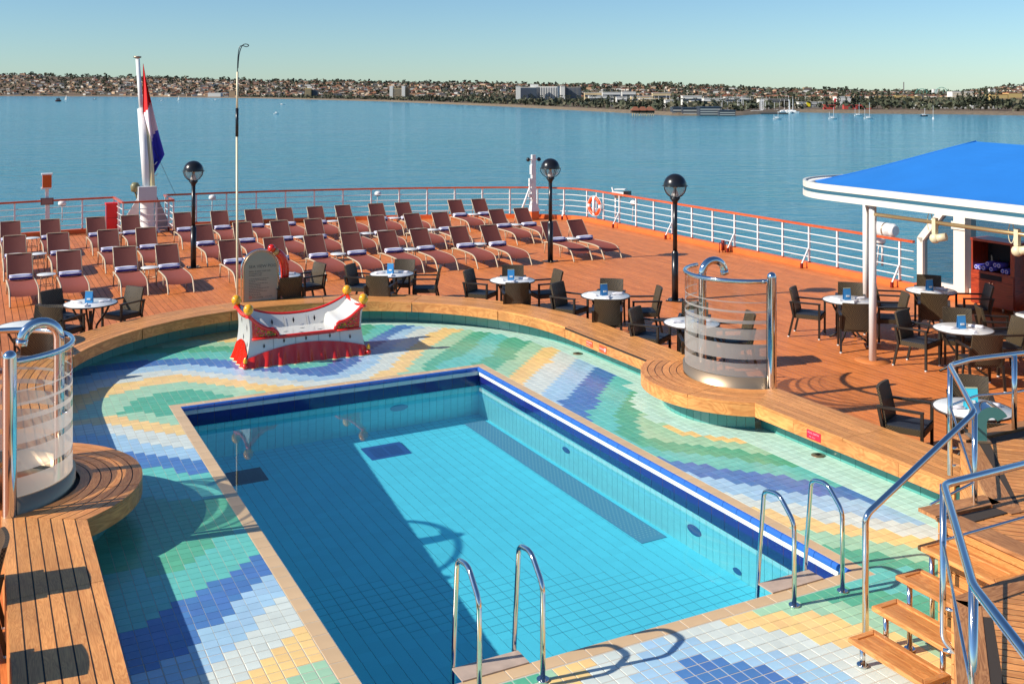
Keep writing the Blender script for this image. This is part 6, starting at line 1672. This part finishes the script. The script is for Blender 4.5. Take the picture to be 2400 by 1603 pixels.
def block(name, label, px0, px1, ytop, z, dep, wallm, cat='building', rz=0.0, rows_=0, cols_=0, winm=None, roofm=None, base=None, vertical=False, extra=None):
    x0, x1 = (px0 - 1200) / FPX * z, (px1 - 1200) / FPX * z; h0 = gh((px0 + px1) / 2, z) if base is None else base
    H_ = CH - (ytop - HY) * z / FPX - h0; W_ = x1 - x0
    o = thing(name, label, cat, ((x0 + x1) / 2, z + dep / 2, h0), rz)
    MB().box((-W_ / 2, -dep / 2, -2), (W_ / 2, dep / 2, H_)).build('wall', wallm, o)
    MB().box((-W_ / 2 - .4, -dep / 2 - .4, H_), (W_ / 2 + .4, dep / 2 + .4, H_ + .7)).build('roof', roofm or wallm, o)
    if rows_ and winm:
        for r_ in range(rows_):
            zz = H_ * (.10 + .86 * r_ / rows_); hh = H_ * .86 / rows_ * .5
            if vertical: break
            MB().box((-W_ / 2 * .94, -dep / 2 - .25, zz), (W_ / 2 * .94, -dep / 2 - .02, zz + hh)).build('window_band', winm, o)
        for c_ in range(cols_ if vertical else 0):
            xx = -W_ / 2 + W_ * (c_ + .5) / cols_; ww = W_ / cols_ * .5
            MB().box((xx - ww / 2, -dep / 2 - .25, H_ * .05), (xx + ww / 2, -dep / 2 - .02, H_ * .95)).build('window_strip', winm, o)
        if cols_ and not vertical:
            for c_ in range(cols_ + 1):
                xx = -W_ / 2 * .94 + W_ * .94 * c_ / cols_; MB().box((xx - .25, -dep / 2 - .6, 0), (xx + .25, -dep / 2 - .26, H_)).build('pier', wallm, o)
    if extra: extra(o, W_, H_, dep)
    return o
BW_ = mat('bldg_white', (.72, .70, .64), .7); BC = mat('bldg_cream', rgb(232, 206, 160, .8), .8); BY = mat('bldg_yellow', rgb(228, 196, 128, .8), .8); BD = mat('bldg_dark', (.05, .06, .08), .4)
BG = mat('bldg_glass', rgb(70, 84, 104, .7), .3); BT = mat('bldg_tan', rgb(180, 152, 120, .8), .8); BO = mat('roof_orange', rgb(190, 100, 62, .8), .8); BR = mat('banner_red', rgb(206, 84, 74, .8), .7); BGR = mat('bldg_grey', rgb(150, 146, 140, .8), .8)
def towers(o, W_, H_, dep):
    for x in (-W_ / 2 + 3, W_ / 2 - 5): MB().box((x - 4, -dep / 2 - 1, 0), (x + 4, dep / 2 + 1, H_ + 6)).build('stair_tower', BW_, o)
block('hotel', 'cream slab hotel with two white stair towers, left of the tower group', 914, 950, 208, 2560, 18, BC, rows_=9, cols_=12, winm=BG, extra=towers)
block('hotel_wing', 'brown end wing of the cream slab hotel', 951, 959, 206, 2575, 14, BT)
block('office_block', 'yellow lit block with a dark side wing at the foot of the hill', 715, 728, 208, 3200, 16, BY, rows_=7, winm=BG)
block('office_wing', 'dark wing joined to the yellow lit block', 729, 744, 212, 3215, 14, BD, rows_=6, winm=BG)
block('hotel_tower', 'dark glazed hotel tower with a white end, leftmost of the big group', 1222, 1262, 206, 1960, 30, BG, rows_=11, winm=BD, roofm=BW_, rz=R(-14))
block('tower_end', 'tall white end wall of the leftmost hotel tower', 1209, 1220, 203, 1930, 22, BW_); block('tower_core', 'white stair core between the first two hotel towers', 1243, 1262, 199, 1990, 12, BW_)
block('hotel_tower', 'middle hotel tower with vertical white ribs', 1266, 1310, 204, 2010, 24, BW_, rows_=1, cols_=11, winm=BG, vertical=True, rz=R(-14))
block('tower_end', 'white end wall between the middle and right hotel towers', 1314, 1324, 203, 1960, 26, BW_)
block('hotel_tower', 'right hotel tower with grey ribbed front', 1325, 1362, 205, 1975, 26, BGR, rows_=1, cols_=12, winm=BG, vertical=True, rz=R(-8))
block('boat_shed', 'long white shed on the waterline below the far left hill', 487, 517, 218.5, 3950, 30, BW_, roofm=BW_)
block('red_boat_shed', 'small red and white shed beside the long white shed', 537, 551, 214, 3900, 20, BT, roofm=BO)
for k, (a, c_, yt, dz) in enumerate(((1370, 1410, 218, 900), (1412, 1455, 217, 940), (1458, 1490, 216, 900), (1530, 1572, 219, 800), (1380, 1440, 226, 500), (1445, 1475, 229, 420), (1480, 1530, 227, 440), (1600, 1645, 226, 420), (1650, 1700, 232, 360), (1620, 1690, 238, 250), (1700, 1760, 229, 500), (1780, 1830, 234, 300), (1500, 1530, 233, 260), (1560, 1590, 236, 240))):
    z = shore_z(ip((a + c_) / 2, SH)) + dz; block('marina_building', f'low white marina building with a dark window band, {ORD[k]} behind the marina masts', a, c_, yt, z, 16, BW_ if k % 3 else BC, rows_=2, winm=BG, roofm=BW_)
block('wide_hangar', 'wide white hangar with a red tail fin before it', 1967, 1997, 228, 1500, 30, BW_, roofm=BW_)
block('shop_building', 'white building with a bright yellow panel near the right marina', 1872, 1932, 241, 1330, 18, BW_, rows_=2, winm=BGR, extra=lambda o, W_, H_, d: MB().box((-W_ * .2, -d / 2 - .8, H_ * .25), (-W_ * .05, -d / 2 - .3, H_ * 1.05)).build('yellow_panel', mat('panel_yellow', rgb(240, 220, 40), .6), o))
block('terrace_restaurant', 'grey flat roofed restaurant behind the moored motor boats', 1800, 1850, 233, 1400, 20, BGR, rows_=3, winm=BD)
for k, (a, c_, yt) in enumerate(((2054, 2098, 226), (2100, 2124, 225), (2126, 2160, 226.5))): block('barracks', f'long pale yellow barracks building with an orange roof, {ORD[k]} of three', a, c_, yt, 2700, 20, BY, roofm=BY, rows_=1, winm=BT)
block('terminal_hall', 'large white hall on the low hill above the white tents', 2232, 2282, 215.5, 3300, 40, BW_, rows_=3, winm=BC); block('white_tower_block', 'white tower block on the ridge near the right edge', 2320, 2333, 209, 4700, 20, BW_)
block('grey_tower_block', 'grey tower block on the ridge right of the middle', 1885, 1903, 206, 4250, 25, BT, rows_=4, winm=BG)
block('small_white_tower', 'small white block beside the green roller coaster', 2188, 2199, 210, 4300, 20, BW_)
for k, (a, c_, yt) in enumerate(((2322, 2362, 222), (2340, 2400, 231), (2364, 2396, 219), (2385, 2440, 235))): block('orange_roofed_hall', f'sunlit hall with an orange roof at the right edge, {ORD[k]} of four', a, c_, yt, 1900 + 300 * (k % 2), 24, BY, roofm=BO, rows_=1, winm=BT)
block('long_low_building', 'long low pale building on the waterfront below the tall conifers', 2150, 2240, 251, 1320, 14, BGR, roofm=BW_)
# red striped awnings
for k, (a, c_, yt) in enumerate(((1932, 1958, 247), (1978, 2020, 247.5), (2010, 2042, 249))): block('red_awning', f'red and white awning row on the waterfront, {ORD[k]} of three', a, c_, yt, 1240, 6, BR)
# white tents
tm = MB().add([(-4, -4, 0), (4, -4, 0), (4, 4, 0), (-4, 4, 0), (-4, -4, 3), (4, -4, 3), (4, 4, 3), (-4, 4, 3), (0, 0, 6)], [(0, 1, 5, 4), (1, 2, 6, 5), (2, 3, 7, 6), (3, 0, 4, 7), (4, 5, 8), (5, 6, 8), (6, 7, 8), (7, 4, 8)]).mesh('tent', BW_)
for k in range(26):
    px = 2140 + k * 8.0; z = 1290; o = link('white_tent', tm); o.location = (*XY(px, z), gh(px, z)); o.scale = (.8, .8, .9); tag(o, 'white peaked tent in the long row on the right waterfront', 'tent', 'white peaked tents on the right waterfront')
# thin tower, roller coaster, parked airliner
z = 4200; o = thing('thin_tower', 'very thin dark observation tower on the skyline', 'tower', (*XY(2118, z), gh(2118, z))); H_ = CH - (193 - HY) * z / FPX - gh(2118, z); MB().box((-1.6, -1.6, -2), (1.6, 1.6, H_)).build('shaft', BGR, o); MB().box((-3, -3, H_ * .2), (3, 3, H_ * .24)).build('cabin', BW_, o)
o = thing('roller_coaster', 'pale green roller coaster frames on the skyline', 'roller coaster', (*XY(2190, 4100), gh(2190, 4100))); MGn = mat('coaster_green', rgb(120, 190, 170, .8), .6)
for k in range(2):
    c0 = -50 + k * 78; P = [(c0 + 26 * math.cos(R(a)), 0, 8 + (28 - 6 * (k == 0)) * math.sin(R(a))) for a in range(0, 181, 15)]; MB().tube(P, 1.1, 5).build('track', MGn, o)
    for q in P[1:-1:2]: MB().beam((q[0], 0, -4), q, .9, .9).build('support', MGn, o)
o = thing('airliner', 'white airliner parked behind the waterfront', 'airplane', (*XY(2146, 1650), gh(2146, 1650)), R(8)); MB().tube([(-19, 0, 3.2), (-17, 0, 3.3), (14, 0, 3.3), (18, 0, 4.2)], [.6, 2, 2, .4], 12).build('fuselage', BW_, o)
MB().box((-6, -14, 2), (-1, 14, 2.4)).build('wing', BW_, o); MB().add([(12, -.2, 4), (18, -.2, 4), (19, -.2, 10), (16, -.2, 10), (12, .2, 4), (18, .2, 4), (19, .2, 10), (16, .2, 10)], [(0, 1, 2, 3), (7, 6, 5, 4), (0, 3, 7, 4), (1, 5, 6, 2), (3, 2, 6, 7)]).build('tail_fin', BW_, o)
o = thing('red_tail_plane', 'small aircraft with a red tail fin in front of the wide hangar', 'airplane', (*XY(1944, 1480), gh(1944, 1480))); MB().tube([(-9, 0, 2.4), (9, 0, 2.6)], [1.3, .6], 10).build('fuselage', BW_, o); MB().add([(5, -.2, 3), (9, -.2, 3), (10, -.2, 11), (7, -.2, 11), (5, .2, 3), (9, .2, 3), (10, .2, 11), (7, .2, 11)], [(0, 1, 2, 3), (7, 6, 5, 4), (0, 3, 7, 4), (1, 5, 6, 2), (3, 2, 6, 7)]).build('tail_fin', mat('tail_red', rgb(230, 60, 70), .5), o)
# pavilion on piles with three brown roofs
zb = shore_z(271); o = thing('pile_restaurant', 'pavilion with three brown pitched roofs standing on piles over the water', 'restaurant', (*XY(1507, zb), SEA)); u_ = zb / FPX
for k in range(3):
    x = (-18 + 17 * k) * u_; MB().prism([(x - 9.5 * u_, -5), (x + 9.5 * u_, -5), (x + 9.5 * u_, 6), (x - 9.5 * u_, 6)], 2.6, 5.2).build('wall', mat('pile_wall', rgb(90, 66, 48, .7), .8), o)
    MB().add([(x - 11 * u_, -7, 5.0), (x + 11 * u_, -7, 5.0), (x + 11 * u_, 7, 5.0), (x - 11 * u_, 7, 5.0), (x - 4 * u_, 0, 8.8), (x + 4 * u_, 0, 8.8)], [(0, 1, 5, 4), (1, 2, 5), (2, 3, 4, 5), (3, 0, 4)]).build('roof', mat('pile_roof', rgb(150, 92, 66, .8), .8), o)
    for j in range(4): MB().beam((x + (-8 + 5 * j) * u_, -5, -2), (x + (-8 + 5 * j) * u_, -5, 2.6), .7, .7).build('pile', BC, o)
# dark glazed pier restaurants
for k, (a, c_, yt, py, nf) in enumerate(((1577, 1600, 253.5, 270.5, 2), (1600, 1652, 254, 271, 2), (1640, 1690, 252, 272, 3), (1686, 1724, 260.5, 272.5, 2))):
    z = shore_z(py) - 4; o = block('pier_building', f'dark blue glazed pier building over the water, {ORD[k]} of four from the left', a, c_, yt, z, 18, BD, base=SEA + .4, rows_=nf, winm=mat('pier_white', rgb(190, 188, 180, .8), .6), roofm=BD)
MBp = MB().box((-20, -6, -1), (42, 8, 1.4)); o = MBp.build('breakwater', mat('breakwater_dark', (.06, .06, .06), .8)); o.location = (*XY(1752, shore_z(268)), SEA); tag(o, 'low dark breakwater in front of the white motor boats', 'breakwater')

# boats
MHW = mat('hull_white', (.8, .8, .78), .35); MHD = mat('hull_navy', (.02, .03, .06), .35)
def hull(L_, B_, H_):
    n = 8; b = MB(); top = []; bot = []
    for i in range(n + 1):
        f = i / n; wdt = B_ / 2 * (1 - abs(2 * f - .75) ** 2.2 * .55) * (1 if f < .85 else (1 - (f - .85) / .15 * .9)); x = -L_ / 2 + L_ * f; z = H_ * (1 + .25 * f * f)
        top.append((x, wdt, z)); bot.append((x * .88, wdt * .55, -.3))
    V_ = top + [(x, -y, z) for x, y, z in top] + bot + [(x, -y, z) for x, y, z in bot]; k = n + 1
    F = []
    for i in range(n): F += [(i, i + 1, 2 * k + i + 1, 2 * k + i), (k + i, 3 * k + i, 3 * k + i + 1, k + i + 1), (i, k + i, k + i + 1, i + 1)]
    F += [(0, 2 * k, 3 * k, k)]; return b.add(V_, F)
def sailboat(px, py, L_, mh, label, hm=None, sail=False, two=False, rz=0.0, grp='moored sailing yachts in the bay'):
    z = shore_z(py); o = thing('sailing_yacht', label, 'sailboat', (*XY(px, z), SEA), rz, grp)
    hull(L_, L_ * .3, 1.1).build('hull', hm or MHW, o); MB().box((-L_ * .22, -L_ * .09, 1.1), (L_ * .15, L_ * .09, 1.9)).build('cabin', MHW, o)
    MB().beam((L_ * .08, 0, 1), (L_ * .08, 0, mh), .22, .22, up=Vector((0, 1, 0))).build('mast', MHW, o); MB().beam((L_ * .08, 0, 2.4), (-L_ * .35, 0, 2.3), .3, .3).build('boom', MHW, o)
    if two: MB().beam((-L_ * .40, 0, 1), (-L_ * .40, 0, mh * .62), .18, .18, up=Vector((0, 1, 0))).build('mast', MHW, o)
    if sail:
        MB().add([(L_ * .06, 0, 2.2), (-L_ * .4, .5, 2.4), (L_ * .07, 0, mh), (L_ * .06, .05, 2.2), (-L_ * .4, .55, 2.4), (L_ * .07, .05, mh)], [(0, 1, 2), (3, 5, 4), (0, 3, 4, 1), (1, 4, 5, 2), (2, 5, 3, 0)]).build('sail', BW_, o)
sailboat(1822, 280.5, 7.5, 7, 'small white yacht at anchor, leftmost of the right hand group', two=True)
sailboat(1952, 280, 7.6, 10.5, 'white yacht at anchor below the white shop building', two=True)
sailboat(2012, 272.5, 8.6, 13, 'white ketch at anchor just left of the tallest masted yacht', two=True, rz=.1)
sailboat(2036, 279.5, 8.6, 14.5, 'white yacht with the tallest mast at anchor on the right', two=True)
sailboat(2166, 273.5, 7.6, 8, 'dark hulled yacht at anchor below the white tents', hm=MHD)
sailboat(2187, 281, 6.2, 12, 'white yacht at anchor right of the dark hulled yacht', rz=R(70))
sailboat(155, 236, 11, 14, 'white sailing boat under sail left of the flagpole', sail=True, grp='sailing boats under way')
sailboat(379, 238, 8, 11, 'small sailing boat right beside the ensign', sail=False, grp='sailing boats under way')
sailboat(419, 236.5, 9, 13, 'white sailing boat under sail right of the ensign', sail=True, grp='sailing boats under way')
def motor(px, py, L_, label, col=None, rz=0.0, name='motor_boat'):
    z = shore_z(py); o = thing(name, label, 'boat', (*XY(px, z), SEA), rz); hull(L_, L_ * .32, 1.0).build('hull', col or MHW, o)
    b = MB(); b.box((-L_ * .2, -L_ * .11, 1), (L_ * .15, L_ * .11, 2.1)); b.build('cabin', MHW if name == 'motor_boat' else mat('tug_cabin', rgb(120, 60, 50, .7), .6), o); MB().box((-L_ * .1, -L_ * .08, 2.1), (L_ * .05, L_ * .08, 2.8)).build('bridge', MHW, o)
motor(647, 268.5, 6.2, 'white motor boat with a wake in the middle of the bay on the left')
motor(660, 247, 12, 'distant white motor boat near the far shore, left of the middle')
motor(505, 235.5, 16, 'low white launch in front of the long white shed'); motor(222, 233.5, 12, 'tiny dark launch between the red tug and the ensign', MHD)
z = shore_z(238.5); o = thing('red_tug', 'dark red workboat near the far left shore', 'boat', (*XY(137, z), SEA)); hull(14, 6, 3.2).build('hull', mat('tug_red', rgb(120, 48, 40, .7), .5), o); MB().box((-4, -2, 3), (3, 2, 8)).build('wheelhouse', BD, o); MB().tube([(0, 0, 8), (0, 0, 13)], .4, 6).build('funnel', BD, o)
MB_ = hull(9, 3, 1.3); MB_.box((-2, -1, 1.2), (1.5, 1, 2.4)); m1 = MB_.mesh('moored_boat', MHW); MB_.beam((0, 0, 1), (0, 0, 12), .3, .3, up=Vector((0, 1, 0))); m2 = MB_.mesh('moored_boat', MHW)
for k in range(150):
    if k < 90: px = rnd.uniform(1690, 1864); z = shore_z(rnd.uniform(262.5, 266.5)); me = m1 if k % 3 else m2
    else: px = rnd.uniform(1430, 1900); z = shore_z(rnd.uniform(246, 258)); me = m2
    o = link('moored_boat', me); o.location = (*XY(px, z), SEA + (.2 if k < 90 else 3)); o.rotation_euler = (0, 0, rnd.uniform(-.6, .6) + (R(90) if k % 2 else 0)); s_ = rnd.uniform(.8, 1.3); o.scale = (s_, s_, s_)
    tag(o, 'small white boat moored close among others in the far marina', 'boat', 'boats moored in the far marina')
# wake of the motor boat
zz = shore_z(268); x1, _ = XY(640, zz); 
o = MB().add([(x1, zz - 1, SEA + .04), (x1 - 50, zz - 2.2, SEA + .04), (x1 - 50, zz + 2.2, SEA + .04), (x1, zz + 1, SEA + .04)], [(0, 1, 2, 3)]).build('wake', mat('wake_dark', (.02, .07, .12), .05), fix=False); tag(o, kind='structure')
